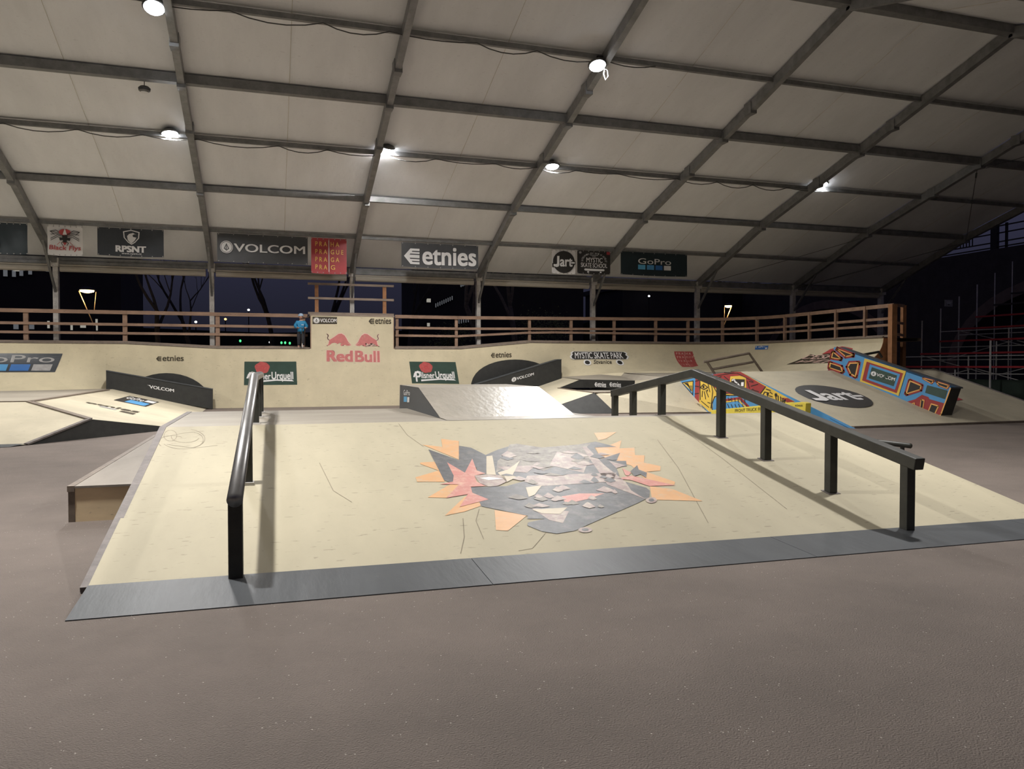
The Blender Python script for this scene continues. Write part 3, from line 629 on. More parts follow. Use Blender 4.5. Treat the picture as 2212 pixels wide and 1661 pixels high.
# curved parts
NP = 12
def prof(D, z0, z1, k):
    a = math.pi/2*k/NP; return D*(1-math.sin(a)), z0+(z1-z0)*(1-math.cos(a))
def sweep(path, z0f, z1f, Df, name, mt):
    m = MB(); n = len(path)
    for i, p_ in enumerate(path):
        d = V((*path[min(i+1, n-1)][:2], 0))-V((*path[max(i-1, 0)][:2], 0)); d.normalize(); nin = V((d.y, -d.x, 0))   # inward (to the right of travel)
        for k in range(-1, NP+1):
            off, z = prof(Df(i), z0f(i), z1f(i), max(k, 0)); m.v.append(V((p_[0], p_[1], z-(.35 if k < 0 else 0)))+nin*off)
    for i in range(n-1):
        for k in range(NP+1): m.f.append((i*(NP+2)+k, (i+1)*(NP+2)+k, (i+1)*(NP+2)+k+1, i*(NP+2)+k+1)); m.m.append(0)
    return m.build(name, mt, qp, smooth=True)
LP = [(-15, WY), (-12, WY), (-10, WY), (-9, WY), (-8, WY), (-7, WY), (-6.2, WY), (-5.6, WY), (CL, WY)]
LD = [2.3, 2.3, 2.2, 2.0, 1.7, 1.3, .85, .45, .03]
sweep(LP, lambda i: .71, lambda i: 2.20, lambda i: LD[i], 'curved_face', 'ply_wall')
RP = [(CR, WY), (11.3, WY), (11.9, WY), (12.6, WY), (14, WY), (15.2, WY), (16.2, WY)]
acx, acy, ar = 16.4, 25.7, 2.6
RP += [(acx+ar*math.sin(math.radians(a)), acy+ar*math.cos(math.radians(a))) for a in range(6, 90, 7)]
RP += [(18.99, 24.6), (18.97, 23.2), (18.94, 21.6), (18.90, 20.1)]
RD = [.05, .45, .9, 1.3, 1.7]+[1.95]*(len(RP)-5)
sweep(RP, lambda i: [1.02, 1.05, 1.12, 1.18, 1.25][i] if i < 5 else 1.26, lambda i: 2.37, lambda i: RD[i], 'curved_face', 'ply_wall')
# coping and fascia
def path3(P, z): return [V((a, b, z(a) if callable(z) else z)) for a, b in P]
m = MB()
m.tube([V((x, WY+.02, topz(x)+.01)) for x in (-15, -4.6, -1.7, 1.38)], .035, 8); m.tube([V((x, WY+.02, topz(x)+.01)) for x in (4.4, 6.9, 9.66, CR)], .035, 8)
m.tube([V((a, b, 2.385)) for a, b in RP], .035, 8)
m.build('coping', 'edge', qp)
# end panel of the curved face
ex, ey = RP[-1]
pts = [V((ex, ey, 0)), V((ex+.32, ey, 0)), V((ex+.32, ey, 2.36)), V((ex, ey, 2.36))]+[V((ex-prof(1.95, 1.26, 2.37, k)[0], ey, prof(1.95, 1.26, 2.37, k)[1])) for k in range(NP, -1, -1)]+[V((ex-1.95, ey, 0))]
MB().prism([p_+V((0, -.02, 0)) for p_ in pts], (0, .02, 0)).build('end_panel', 'timber_orange', qp)
# arched black panels laid flat on the wall face
def arch(name, pts):
    P = [V(p_) for p_ in pts]; return MB().prism(P, (0, .012, 0)).build(name, 'black', qp)
arch('arched_panel', [(-4.75, WY-.015, .0)]+[(-3.32-1.42*math.cos(t), WY-.015, .12+1.10*math.sin(t)) for t in [math.pi*k/20 for k in range(21)]]+[(-1.9, WY-.015, 0)])
arch('arched_panel', [(7.28, WY-.015, .35)]+[(9.05-1.77*math.cos(t), WY-.015, .55+1.16*math.sin(t)**.8) for t in [math.pi*k/20 for k in range(21)]]+[(10.82, WY-.015, .35)])
# deck behind
DK = thing('deck_platform', (3, 29, 2), 'timber deck behind the quarter pipe wall', 'platform')
m = MB(); dz = .04
for a, b in ((-15, -4.6), (-4.6, -1.7), (-1.7, 1.38), (4.4, 6.9), (6.9, 9.66), (9.66, CR)):
    za, zb = topz(a)-.01, topz(b)-.01
    m.add([(a, WY+.03, za), (b, WY+.03, zb), (b, 29.8, zb), (a, 29.8, za), (a, WY+.03, za-.1), (b, WY+.03, zb-.1), (b, 29.8, zb-.1), (a, 29.8, za-.1)], [(0, 1, 2, 3), (4, 5, 6, 7), (0, 1, 5, 4), (2, 3, 7, 6)])
for (a, b) in zip(RP[:-1], RP[1:]):
    def outp(p_, q):
        d = (V((*b, 0))-V((*a, 0))).normalized(); return V((p_[0], p_[1], 0))-V((d.y, -d.x, 0))*q
    p1, p2, p3, p4 = outp(a, .03), outp(b, .03), outp(b, 1.5), outp(a, 1.5)
    m.add([(q.x, q.y, 2.37) for q in (p1, p2, p3, p4)]+[(q.x, q.y, 2.27) for q in (p1, p2, p3, p4)], [(0, 1, 2, 3), (4, 5, 6, 7), (0, 1, 5, 4), (2, 3, 7, 6)])
m.build('deck_boards', 'timber_grey', DK)
for x in (-12, -9, -6, -3, 0, 2.9, 6, 9, 12, 15): MB().box((x-.06, 29.6, 0), (x+.06, 29.72, topz(x)-.1)).build('support_post', 'timber', DK)

# ---- railings
def railing(lb, pts, zf, posts, heights, grp='timber railings on the deck', name='wooden_railing', mats=('timber', 'timber'), pw=.10):
    c = pts[len(pts)//2]; t = thing(name, (c[0], c[1], zf(c[0])), lb, 'railing', grp)
    for k_, (h, hh) in enumerate(heights):
        m = MB(); Q = [V((a, b, (h(a) if callable(h) else h))) for a, b in pts]
        for a, b in zip(Q[:-1], Q[1:]): m.bar(a, b+(b-a).normalized()*.01, .045, hh)
        m.build('rail_board', mats[k_ % 2] if k_ < 3 else 'timber_grey', t)
    for (px, py, zt) in posts:
        MB().box((px-pw/2, py+.03, zf(px)-.02), (px+pw/2, py+.03+pw*.8, zt)).build('post', mats[0], t)
    return t
RYY = 28.82
hl = [(3.27, .125), (lambda x: 2.86+max(0, (-x-4.6))*.0, .09), (2.565, .085), (lambda x: topz(x)+.07, .07)]
railing('timber railing left of the raised extension, behind the child', [(-13, RYY), (-4.6, RYY), (-1.7, RYY), (1.32, RYY)], topz,
        [(-10.6, RYY, 3.3), (-7.6, RYY, 3.3), (-4.66, RYY, 3.3), (-1.72, RYY, 3.3), (1.18, RYY, 3.3)], hl, pw=.14)
rp_ = []
for i, (a, b) in enumerate(RP):
    d = V(RP[min(i+1, len(RP)-1)])-V(RP[max(i-1, 0)]) if False else V((RP[min(i+1, len(RP)-1)][0]-RP[max(i-1, 0)][0], RP[min(i+1, len(RP)-1)][1]-RP[max(i-1, 0)][1], 0)).normalized()
    q = V((a, b, 0))-V((d.y, -d.x, 0))*.45; rp_.append((q.x, q.y))
rt = [(4.5, RYY), (6.9, RYY), (9.7, RYY)]+[(a, b+.07) for a, b in rp_ if a > 9.8]
def ph(x0): return lambda x: x0 if x < 7 else x0+(min(x, 17)-7)*.012
hr = [(ph(3.31), .125), (ph(2.89), .09), (lambda x: 2.60 if x < 6.9 else min(2.60+(x-6.9)*.06, 2.80), .085), (lambda x: topz(x)+.08, .07)]
pr = [(4.58, RYY), (6.86, RYY), (9.83, RYY), (11.6, RYY), (13.5, RYY), (15.4, RYY), (17.0, rt[9][1])]
L_ = rt; acc = 0; nxt = None
seg = [V((a, b, 0)) for a, b in rt]
def along(dist):
    i = 0
    while i < len(seg)-1 and dist > (seg[i+1]-seg[i]).length: dist -= (seg[i+1]-seg[i]).length; i += 1
    i = min(i, len(seg)-2); return seg[i]+(seg[i+1]-seg[i]).normalized()*dist
tot = sum((b-a).length for a, b in zip(seg[:-1], seg[1:]))
pr = [(a, b) for a, b in pr[:6]]
d0 = 17.05-4.5-.15
while d0 < tot-1.0: q = along(d0); pr.append((q.x, q.y)); d0 += 1.45
railing('long timber railing curving round the right end of the deck', rt, topz, [(a, b, 3.36+min(max(a-7, 0), 10)*.012) for a, b in pr], hr, pw=.11)
railing('raised timber railing on top of the wall extension', [(1.35, WY+.55), (4.45, WY+.55)], lambda x: 3.30,
        [(1.66, WY+.55, 4.45), (4.12, WY+.55, 4.45)], [(4.44, .08), (3.92, .08), (3.37, .09)], pw=.13, mats=('timber_grey', 'timber_grey'))
for ch in list(bpy.data.objects):
    if ch.name.startswith('post') and ch.parent and ch.parent.get('label', '').startswith('raised'): ch.data.materials[0] = M['timber_orange']
# end frame of the railing
t = thing('corner_frame', (19.7, 20, 0), 'orange-brown timber end frame with thick posts where the railing stops', 'railing')
MB().box((19.00, 19.84, 0.0), (19.20, 20.02, 3.43)).build('post', 'timber_orange', t)
MB().box((20.52, 20.95, .0), (20.66, 21.07, 3.52)).build('post', 'timber_orange', t)
MB().bar((19.12, 19.95, 3.42), (20.6, 21.0, 3.50), .05, .10).bar((19.12, 19.95, 2.86), (20.6, 21.0, 2.9), .05, .08).bar((19.12, 19.95, 2.5), (20.6, 21.0, 2.5), .05, .08).build('cross_boards', 'timber', t)

# ================================================================== LEFT BANK
apexL = V((-3.45, 17.32, .385)); bkA, bkB = V((-4.27, 16.12, 0)), V((-1.96, 19.35, 0))
t = thing('bank_ramp', (-5, 20, 0), 'low hipped plywood bank with square sticker at left, sloping in two directions', 'skate ramp')
def bnB(x, y): return onP(x, y, (-1.98, 19.3, 0), (V((-2.05, 28.2, 0))-V((-1.98, 19.3, 0))).cross(V((-4.83, 22.5, .712))-V((-1.98, 19.3, 0))))
dc = V((-4.86, 18.62, .705))
MB().add([bkB+V((0, 0, .01)), (-2.05, 28.2, .01), (-4.86, 28.2, .705), dc, apexL], [(0, 1, 2, 3, 4)]).build('bank_face', 'ply_bank', t)
MB().add([bkA+V((0, 0, .01)), apexL, dc, (-14, 18.62, .705), (-14, 16.25, .01)], [(0, 1, 2, 3, 4)]).build('bank_face', 'ply_bank', t)
MB().add([dc, (-4.86, 28.25, .705), (-15, 28.25, .705), (-15, 18.62, .705)], [(0, 1, 2, 3)]).build('deck', 'ply_deck', t)
MB().add([bkA, bkB, apexL-V((0, 0, .004))], [(0, 1, 2)]).build('side_panel', 'black', t)
e = MB(); e.bar(dc, (-4.86, 26.9, .712), .14, .02).bar(dc, apexL+V((-.02, .02, .01)), .14, .02).bar(dc, (-14, 18.62, .712), .06, .02); e.build('edge_strip', 'edge', t)
e = MB(); e.bar(apexL+V((0, 0, .01)), bkA+V((0, 0, .02)), .10, .03); e.build('edge_strip', 'edge_steel', t)
MB().add([(-4.27, 16.12, 0.0), (-14, 16.25, 0), (-14, 15.9, 0), (-4.45, 15.78, 0)], [(0, 1, 2, 3)]).add([(-4.27, 16.12, .03), (-14, 16.25, .03), (-14, 15.9, .006), (-4.45, 15.78, .006)], [(0, 1, 2, 3)]).build('kick_plate', 'slate', t)
z6 = lambda a, b: (a*600/2212, 740+b*600/2212)
zB = lambda a, b: (a*480/2212, 830+b*480/2212)
Q = [bnB(*zB(*p_)) for p_ in ((1450, 228), (1585, 180), (1290, 118), (1130, 160))]   # square sticker
A = Art(quad(Q[3], Q[0], Q[1], Q[2]), .012)
A.rect(0, 0, 1, 1, 'ink_black', 0); A.text('GoPro', .08, .52, .62, .9, 'ink_white', 1); A.rect(.30, .06, .92, .46, 'blue_c', 1); A.rect(.66, .60, .96, .9, 'ink_white', 1); A.build('sticker', t)
Q = [bnB(*zB(*p_)) for p_ in ((1330, 305), (1410, 275), (870, 178), (830, 192))]
A = Art(quad(Q[3], Q[0], Q[1], Q[2]), .012)
A.text('etnies', 0, .45, 1, 1, 'ink_brown', 1, .06); A.rect(.30, .05, .62, .35, 'ink_grey', 1); A.rect(.72, -.1, 1, .3, 'ink_brown', 1); A.build('worn_sticker', t)

def hubba(lb, poly_bottom, poly_top, y0, y1, words):
    h = thing('hubba_ledge', (poly_bottom[0][0], y0, 0), lb, 'skate ledge')
    P = [(x, z) for x, z in poly_bottom]+[(x, z) for x, z in reversed(poly_top)]
    MB().prism([V((x, y0, z)) for x, z in P], (0, y1-y0, 0)).build('side_board', 'black', h, bevel=.01)
    m = MB()
    for (a, za), (b, zb) in zip(poly_top[:-1], poly_top[1:]): m.bar((a, (y0+y1)/2, za+.005), (b, (y0+y1)/2, zb+.005), y1-y0+.03, .03)
    m.build('top_edge', 'slate', h)
    A = Art(quad(*words), .004); return h, A
ya, yb = 27.72, 27.98
def yz(x, y, Y=ya): p_ = onY(x, y, Y); return (p_.x, p_.z)
bl = [yz(229, 843), yz(459, 881)]; tl = [yz(229, 801), yz(459, 841)]
h, A = hubba('sloping black ledge with broken white lettering at the left end of the wall', [(bl[0][0], bl[0][1]), (bl[1][0], .0), ], tl, ya, yb,
             [onY(*p_, ya) for p_ in ((318, 838), (376, 847), (376, 840), (318, 830))])
A.text('VOLCOM', .08, 0, 1, .92, 'ink_white', 1, .03); A.poly([(0, .9), (.12, .55), (.10, .8)], 'ink_white', 1); A.build('lettering', h)
br = [yz(1026, 832), yz(1213, 814)]; tr = [yz(1026, 831), yz(1204, 777), yz(1213, 777)]
h, A = hubba('sloping black ledge with white ring logo and lettering at the right end of the wall', [(7.1, .30), (7.1, .0), (8.4, .0), (br[1][0], .70)], tr, ya, yb,
             [onY(*p_, ya) for p_ in ((1105, 826), (1153, 812), (1153, 803), (1105, 816))])
art_volcom(A, 0, 0, 1, 1, 'ink_white', 'ink_black', 4.6); A.build('lettering', h)

# ================================================================== RIGHT BANK (seen behind the fun box)
t = thing('bank_ramp', (10, 24, 0), 'hipped plywood bank with red square-letter sticker and sunken black step', 'skate ramp')
apR = V((9.62, 22.0, .63)); c0, c1 = V((7.70, 22.15, .01)), V((7.70, 28.2, .01))
cn = (V((7.7, 28.2, .01))-V((7.7, 22.15, .01))).cross(V((10.87, 28, 1.02))-V((7.7, 22.15, .01)))
s1 = onP(1207, 838, c0, cn); s2 = onP(1255, 819, c0, cn)
cb = V((10.1, 21.45, .01)); 
MB().add([c0, c1, (10.87, 28.2, 1.02), (11.1, 25.9, 1.0), V((s2.x, s2.y, s2.z)), s1, apR], [(0, 1, 2, 4, 5, 6), (2, 3, 4)]).build('bank_face', 'ply_bank', t)
dR0, dR1 = V((12.98, 20.92, .02)), V((12.98, 22.77, 1.05)); midt = onY(1372, 847, 22.2)
MB().add([cb, dR0, dR1, midt, apR], [(0, 1, 2, 3, 4)]).build('bank_face', 'ply_bank', t)
MB().add([c0-V((0, 0, .01)), cb, apR], [(0, 1, 2)]).build('side_panel', 'black', t)
lw = .60
rb = [onZ(1345, 844, lw), onZ(1210, 838.5, lw)]
r0b, r1b = V((s1.x+.05, s1.y, lw)), onZ(1350, 841, lw)
MB().add([V((s1.x, s1.y, lw-.01)), V((apR.x, apR.y, lw-.01)), V((midt.x+.6, midt.y, lw-.01)), V((midt.x+1.2, 27, lw-.01)), V((s1.x, 27, lw-.01))], [(0, 1, 2, 3, 4)]).build('sunken_deck', 'ply_deck', t)
RY = s1.y-.05
rz0 = onY(1210, 838, RY); rz1 = onY(1255, 819.5, RY); rz2 = onY(1350, 821.5, RY); rz3 = onY(1372, 822, RY); rz4 = onY(1372, 843, RY); rz5 = onY(1285, 837.5, RY)
MB().prism([rz0, rz5, rz4, rz3, rz2, rz1], (0, .04, 0)).build('step_riser', 'black', t)
for (x0, x1) in ((1284, 1309), (1316, 1341)):
    A = Art(quad(onY(x0, 835, RY), onY(x1, 837, RY), onY(x1, 826, RY), onY(x0, 824, RY)), .01); art_etnies(A, 0, 0, 1, 1, 'ink_white', 'ink_black', split=.22); A.build('lettering', t)
# upper deck behind the step
MB().add([rz1+V((0, .02, 0)), rz3+V((0, .02, 0)), V((12.98, 22.77, 1.05)), (12.98, 28.2, 1.22), (10.87, 28.2, 1.02)], [(0, 1, 3, 4), (1, 2, 3)]).build('deck', 'ply_deck', t)
MB().add([midt, dR1, rz3+V((0, .02, 0)), rz4+V((0, .02, 0))], [(0, 1, 2, 3)]).build('bank_face', 'ply_bank', t)
e = MB(); e.bar(s1, apR, .10, .02).bar(apR, midt, .10, .02); e.build('edge_strip', 'edge', t)
e = MB(); e.bar(cb, (12.98, 20.85, .02), .12, .03); e.build('kick_plate', 'edge', t)
dn = (dR0-cb).cross(dR1-cb)
def onD(x, y): return onP(x, y, cb, dn)
q4 = lambda a, b: (1180+a*520/2056, 500+b*520/2056)
Q = [onD(*q4(*p_)) for p_ in ((838, 1518), (1098, 1510), (952, 1382), (750, 1385))]
A = Art(quad(*Q), .012); A.rect(0, 0, 1, 1, 'vinyl_red', 0); art_praha(A, .02, .02, .98, .98); A.build('sticker', t)

# ================================================================== MURAL BANK
jx, jxr = 12.98, 20.6
J0, J1, J2, J3 = V((jx, 14.76, .02)), V((jxr, 15.05, .02)), V((jxr, 19.75, 1.30)), V((jx, 19.22, 1.29))
t = thing('bank_ramp', (16, 17, 0), 'wide plywood bank with round black sticker and painted mural on its left side', 'skate ramp')
jn = (J1-J0).cross(J3-J0)
J2.z = onP(0, 0, (0, 0, 0), (0, 0, 1)).z*0 + (J0+( -jn.x*(J2.x-J0.x)-jn.y*(J2.y-J0.y))/jn.z*V((0, 0, 1))).z
MB().add([J0, J1, J2, J3], [(0, 1, 2, 3)]).build('bank_face', 'ply_bank', t)
MB().add([J3, J2, (jxr, 23.0, 1.30), (18.6, 26.0, 1.28), (16.2, 28.2, 1.26), (jx, 28.2, 1.25), (jx, 22.77, 1.05)], [(0, 1, 2, 3, 4, 5, 6)]).build('deck', 'ply_deck', t)
MB().add([J1-V((0, 0, .02)), J2-V((0, 0, .005)), (jxr, 23, 1.30), (jxr, 23, 0)], [(0, 1, 2, 3)]).build('side_panel', 'black', t)
MB().bar(J0-V((.0, .05, 0)), J1-V((0, .05, 0)), .10, .06).build('kick_plate', 'edge', t)
e = MB(); e.bar(J1+V((-.03, 0, .0)), J2+V((-.03, 0, .01)), .07, .04); e.build('edge_strip', 'edge_steel', t)
# mural side: base sheet + painted shapes traced on the plane x = 12.98
side = [V((jx-.01, 14.6, 0)), V((jx-.01, 19.22, 1.285)), V((jx-.01, 20.8, 1.20)), V((jx-.01, 22.77, 1.06)), V((jx-.01, 20.92, 0))]
mu = MB().add(side, [(0, 1, 2, 3, 4)]).build('mural_side', 'm_blue', t)
S3 = 460/2212
def z3(a, b): return onX(1440+a*S3, 730+b*S3, jx-.012)
MG = {}
def mp(pts, m_, lv=1, f=z3, nrm=V((-1, 0, 0)), store=None):
    store = MG if store is None else store
    bm = bmesh.new(); vs = [bm.verts.new(f(a, b)+nrm*.003*lv) for a, b in pts]
    try: bm.faces.new(vs)
    except Exception: bm.free(); return
    bmesh.ops.triangulate(bm, faces=bm.faces); bm.verts.index_update()
    store.setdefault(m_, MB()).add([v.co.copy() for v in bm.verts], [tuple(v.index for v in q_.verts) for q_ in bm.faces]); bm.free()
def ml(pts, wd, m_, lv=2, f=z3, nrm=V((-1, 0, 0)), store=None):
    """painted line in photo-zoom units"""
    store = MG if store is None else store
    for (a, b), (c, d) in zip(pts[:-1], pts[1:]):
        L_ = math.hypot(c-a, d-b) or 1; nx_, ny_ = -(d-b)/L_*wd/2, (c-a)/L_*wd/2; ex_, ey_ = (c-a)/L_*wd*.3, (d-b)/L_*wd*.3
        store.setdefault(m_, MB()).add([f(*q_)+nrm*.003*lv for q_ in ((a-ex_+nx_, b-ey_+ny_), (c+ex_+nx_, d+ey_+ny_), (c+ex_-nx_, d+ey_-ny_), (a-ex_-nx_, b-ey_-ny_))], [(0, 1, 2, 3)])
mp([(335,412),(500,378),(770,352),(1040,500),(1260,622),(1335,662),(1250,690),(1000,735),(480,775),(440,765),(335,668)], 'm_yellow', .5)
mp([(112,432),(300,408),(292,615),(270,600)], 'm_blue'); mp([(300,408),(345,412),(338,670),(292,620)], 'm_red')
mp([(170,468),(275,445),(270,560)], 'm_yellow', 2)
for k_ in range(4): ml([(190+10*k_, 470-2*k_), (235+6*k_, 500+16*k_), (266, 500+14*k_)], 7, 'm_black', 3)
ml([(165,464),(278,446),(273,590),(165,470)], 8, 'm_black', 3)
mp([(345,412),(500,375),(700,352),(770,352),(1030,505),(975,580),(900,590),(830,600),(640,580),(560,560),(480,500),(440,470),(400,440)], 'm_red', 1)
mp([(1185,620),(1260,625),(1330,662),(1250,668)], 'm_red', 1)
mp([(480,760),(480,660),(520,600),(600,590),(650,605),(730,590),(830,640),(1000,690),(860,725),(600,750)], 'm_blue', 1)
ml([(525,755),(535,690),(580,650),(660,640),(760,625),(800,660),(850,715)], 26, 'm_red', 2)
ml([(530,750),(545,700),(590,668),(680,655),(750,645),(790,690),(830,720)], 14, 'm_yellow', 3)
ml([(478,760),(470,690),(500,610),(580,588),(650,600)], 8, 'm_black', 3); ml([(475,480),(520,560),(600,575),(640,575)], 8, 'm_black', 3)
ml([(620,595),(850,600),(975,580),(1030,505)], 8, 'm_black', 3)
for k_ in range(9): ml([(540+34*k_, 610+3*k_), (545+34*k_, 640+4*k_)], 7, 'm_black', 4)
for k_ in range(8): ml([(560+38*k_, 690-2*(k_ % 3)), (575+38*k_, 725)], 7, 'm_black', 4)
# eye on the yellow panel
ml([(352,515),(385,480),(430,512),(390,535),(352,515)], 8, 'm_black', 3); mp([(385+9*math.cos(a*.6), 508+16*math.sin(a*.6)) for a in range(10)], 'm_black', 3)
ml([(347,412),(350,640)], 8, 'm_black', 3); ml([(375,550),(370,610)], 7, 'm_black', 3); ml([(392,555),(408,635)], 7, 'm_black', 3); ml([(410,545),(438,615)], 7, 'm_black', 3)
ml([(460,440),(480,560),(462,730)], 7, 'm_black', 3); ml([(430,470),(450,560)], 6, 'm_black', 3); ml([(362,655),(440,720)], 7, 'm_black', 3); ml([(428,668),(456,678)], 7, 'm_black', 3)
mp([(425+7*math.cos(a*.6), 545+10*math.sin(a*.6)) for a in range(10)], 'm_black', 3)
ml([(505,400),(560,385),(640,372),(700,362)], 6, 'm_black', 3); ml([(600,360),(740,366),(800,400),(900,450)], 6, 'm_black', 3)
for a, b, c, d in ((520,420,570,400),(600,400,650,440),(840,450,860,520),(860,450,900,460),(880,500,950,480),(900,540,960,560),(560,450,600,520),(640,460,600,430),(850,560,900,530),(500,470,540,500),(300,450,335,440),(298,500,335,505),(296,580,335,575)):
    ml([(a, b), (c, d)], 8, 'm_black', 3)
# framed picture
mp([(655,470),(665,400),(760,392),(825,410),(830,515),(800,520)], 'm_yellow', 2); mp([(672,465),(678,425),(815,430),(812,510)], 'm_black', 3)
ml([(685,440),(705,430),(715,455),(740,470),(760,495)], 14, 'ink_white', 4); mp([(778,460),(805,458),(803,500),(776,498)], 'ink_white', 4)
# black figures on the lower yellow
for pl in ([(1000,600),(1020,560),(1060,570),(1050,610)], [(1130,580),(1140,640)], [(1160,600),(1160,650)], [(1185,610),(1190,660)], [(1210,625),(1205,665),(1235,640),(1225,670)], [(1075,560),(1100,580)], [(1070,600),(1100,610)], [(1035,530),(1080,545)]):
    ml(pl, 9, 'm_black', 3)
mp([(1138+14*math.cos(a*.6), 592+20*math.sin(a*.6)) for a in range(10)], 'm_black', 3); mp([(1050+10*math.cos(a*.6), 585+14*math.sin(a*.6)) for a in range(10)], 'm_black', 3)
mp([(1390,680),(1440,700),(1860,925),(1990,985),(1850,1000),(1300,800)], 'm_blue', 1)
for k_, lb in (('m_blue', 'blue painted shapes'), ('m_red', 'red painted shapes'), ('m_black', 'black painted outlines'), ('m_yellow', 'yellow painted shapes'), ('ink_white', 'white painted figure')):
    if k_ in MG: o = MG[k_].build('mural_paint', k_, mu); o['label'] = lb
# signature on bank D beside the mural
A = Art(quad(onD(1502, 872), onD(1528, 889), onD(1532, 884), onD(1508, 872)), .012); A.text('MICHAEL', 0, 0, 1, 1, 'ink_brown', 1, .0); A.build('signature', bpy.data.objects[t.name])
# round sticker
def onJ(x, y): return onP(x, y, J0, jn)
z4 = lambda a, b: (1700+a*512/2212, 700+b*512/2212)
jc, ja, jb2 = onJ(*z4(432, 673)), None, None
rx_ = (onJ(*z4(672, 720))-onJ(*z4(192, 625))).length/2
ux = V((1, 0, 0)); uy = jn.cross(ux).normalized(); uy = uy if uy.z > 0 else -uy
dR = 0.98
F = lambda u, v, h: jc+ux*(u-.5)*2*dR+uy*(v-.5)*2*dR+jn.normalized()*(h if jn.z > 0 else -h)
A = Art(F, .01); A.disc(.5, .5, .5, .5, 'ink_black', 0); A.poly([(.06,.30),(.20,.27),(.28,.31),(.30,.38),(.30,.74),(.21,.74),(.21,.42),(.17,.39),(.06,.39)], 'ink_white', 12), A.text('art', .33, .31, .86, .66, 'ink_white', 4, .05), A.rect(.80, .44, .96, .51, 'ink_white', 4); A.build('sticker', t)
o = A = None
ml_ = MB().add([onJ(2066, 864), onJ(2081, 864), onJ(2066, 857)], [(0, 1, 2)]); 
MB().add([onJ(2066, 866)+V((0, 0, .01)), onJ(2080, 864)+V((0, 0, .01)), onJ(2067, 858)+V((0, 0, .01))], [(0, 1, 2)]).build('red_sticker', 'logo_red', t)
# ---- painted ledge on the bank
t = thing('hubba_ledge', (16.6, 17, 0), 'tall sloping ledge painted with red, yellow and blue patterns on the wide bank', 'skate ledge')
hx, hw = 16.40, .34
def h4(a, b): return onX(*z4(a, b), hx)
tb0, tb1 = h4(380, 430), h4(1410, 900); tt0, tt1 = h4(440, 215), h4(1530, 590)
body = [V((hx, tb1.y, max(.03, tb1.z))), V((hx, tb0.y, tb0.z)), V((hx, tt0.y, tt0.z)), V((hx, tt1.y, tt1.z))]
MB().prism(body, (hw*.55, 0, 0)).build('side_board', 'm_blue', t)
MB().prism([p_+V((.004, 0, 0)) for p_ in (body[2], body[3])]+[body[3]+V((.004, 0, -.035)), body[2]+V((.004, 0, -.035))], (hw+.05, 0, 0)).build('top_edge', 'slate', t)
MB().add([body[0]+V((0, -.004, 0)), body[3]+V((0, -.004, 0)), body[3]+V((hw, -.004, 0)), body[0]+V((hw*1.15, -.004, .0))], [(0, 1, 2, 3)])\
    .add([body[0]+V((hw*1.15, 0, 0)), body[3]+V((hw, 0, 0)), body[2]+V((hw, 0, 0)), body[1]+V((hw*1.15, 0, 0))], [(0, 1, 2, 3)]).build('end_board', 'black', t)
HG = {}
kw = dict(f=h4, store=HG)
def hp(pts, m_, lv=1): mp(pts, m_, lv, **kw)
def hln(pts, wd, m_, lv=2): ml(pts, wd, m_, lv, **kw)
def framed(pts, fill='m_black', w1=30, w2=12):
    P_ = pts+[pts[0]]; hp(pts, fill, 1); hln(P_, w1+w2, 'm_red', 2); hln(P_, w2, 'm_orange', 3); 
    cx = sum(p_[0] for p_ in pts)/len(pts); cy = sum(p_[1] for p_ in pts)/len(pts)
    hp([(cx+(x-cx)*.86, cy+(y-cy)*.86) for x, y in pts], fill, 4)
hln([(415,385),(390,440),(560,520)], 20, 'm_red', 1)
framed([(432,262),(505,325),(420,312)]); framed([(470,232),(620,290),(550,300)]); framed([(405,365),(505,400),(520,445),(400,405)]); framed([(590,365),(668,362),(640,490),(600,465),(570,400)])
hp([(725,320),(1110,440),(1035,665),(680,535)], 'm_yellow', 1); hp([(745,350),(1085,460),(1025,645),(702,525)], 'm_red', 2); hp([(775,375),(1058,468),(1010,612),(742,515)], 'm_blue', 3)
hp([(795,402),(1030,480),(998,580),(765,505)], 'green_sign', 4)
hln([(1108,440),(1040,665)], 12, 'm_yellow', 5)
framed([(1150,530),(1255,575),(1245,610),(1115,650)]); hp([(1310,570),(1500,620),(1475,700),(1290,640)], 'green_sign', 2)
framed([(1270,505),(1370,530),(1350,550)], w1=10); framed([(1400,540),(1510,575),(1495,598),(1420,570)], w1=10)
hp([(1050,745),(1200,700),(1260,660),(1320,680),(1330,700),(1470,740),(1420,880),(1220,820)], 'm_red', 1)
framed([(1120,760),(1190,738),(1190,790)], w1=8); framed([(1255,705),(1280,712),(1265,800),(1245,795)], w1=8); framed([(1350,745),(1415,765),(1380,840),(1320,820)], w1=8)
hln([(1528,600),(1440,840),(1400,895)], 12, 'm_orange', 4); hln([(1380,890),(1400,865),(1408,895)], 8, 'm_orange', 4)
for k_, lb in (('m_red', 'red painted frames'), ('m_orange', 'orange painted outlines'), ('m_black', 'black painted fields'), ('m_yellow', 'yellow painted frame'), ('m_blue', 'blue painted frame'), ('green_sign', 'dark sticker field')):
    o = HG[k_].build('painted_pattern', k_, t); o['label'] = lb
nX = lambda p_: p_
A = Art((lambda q_: (lambda u, v, h: q_(u, v, 0)+V((-.02-h, 0, 0))))(quad(h4(782, 480), h4(1005, 545), h4(1022, 490), h4(795, 432))), .0)
art_volcom(A, 0, .05, 1, .95, 'ink_white', 'green_sign', 4.2); A.poly([(.45, 0), (.62, .9), (.70, .75), (.55, 0)], 'green_sign', 3); A.build('lettering', t)

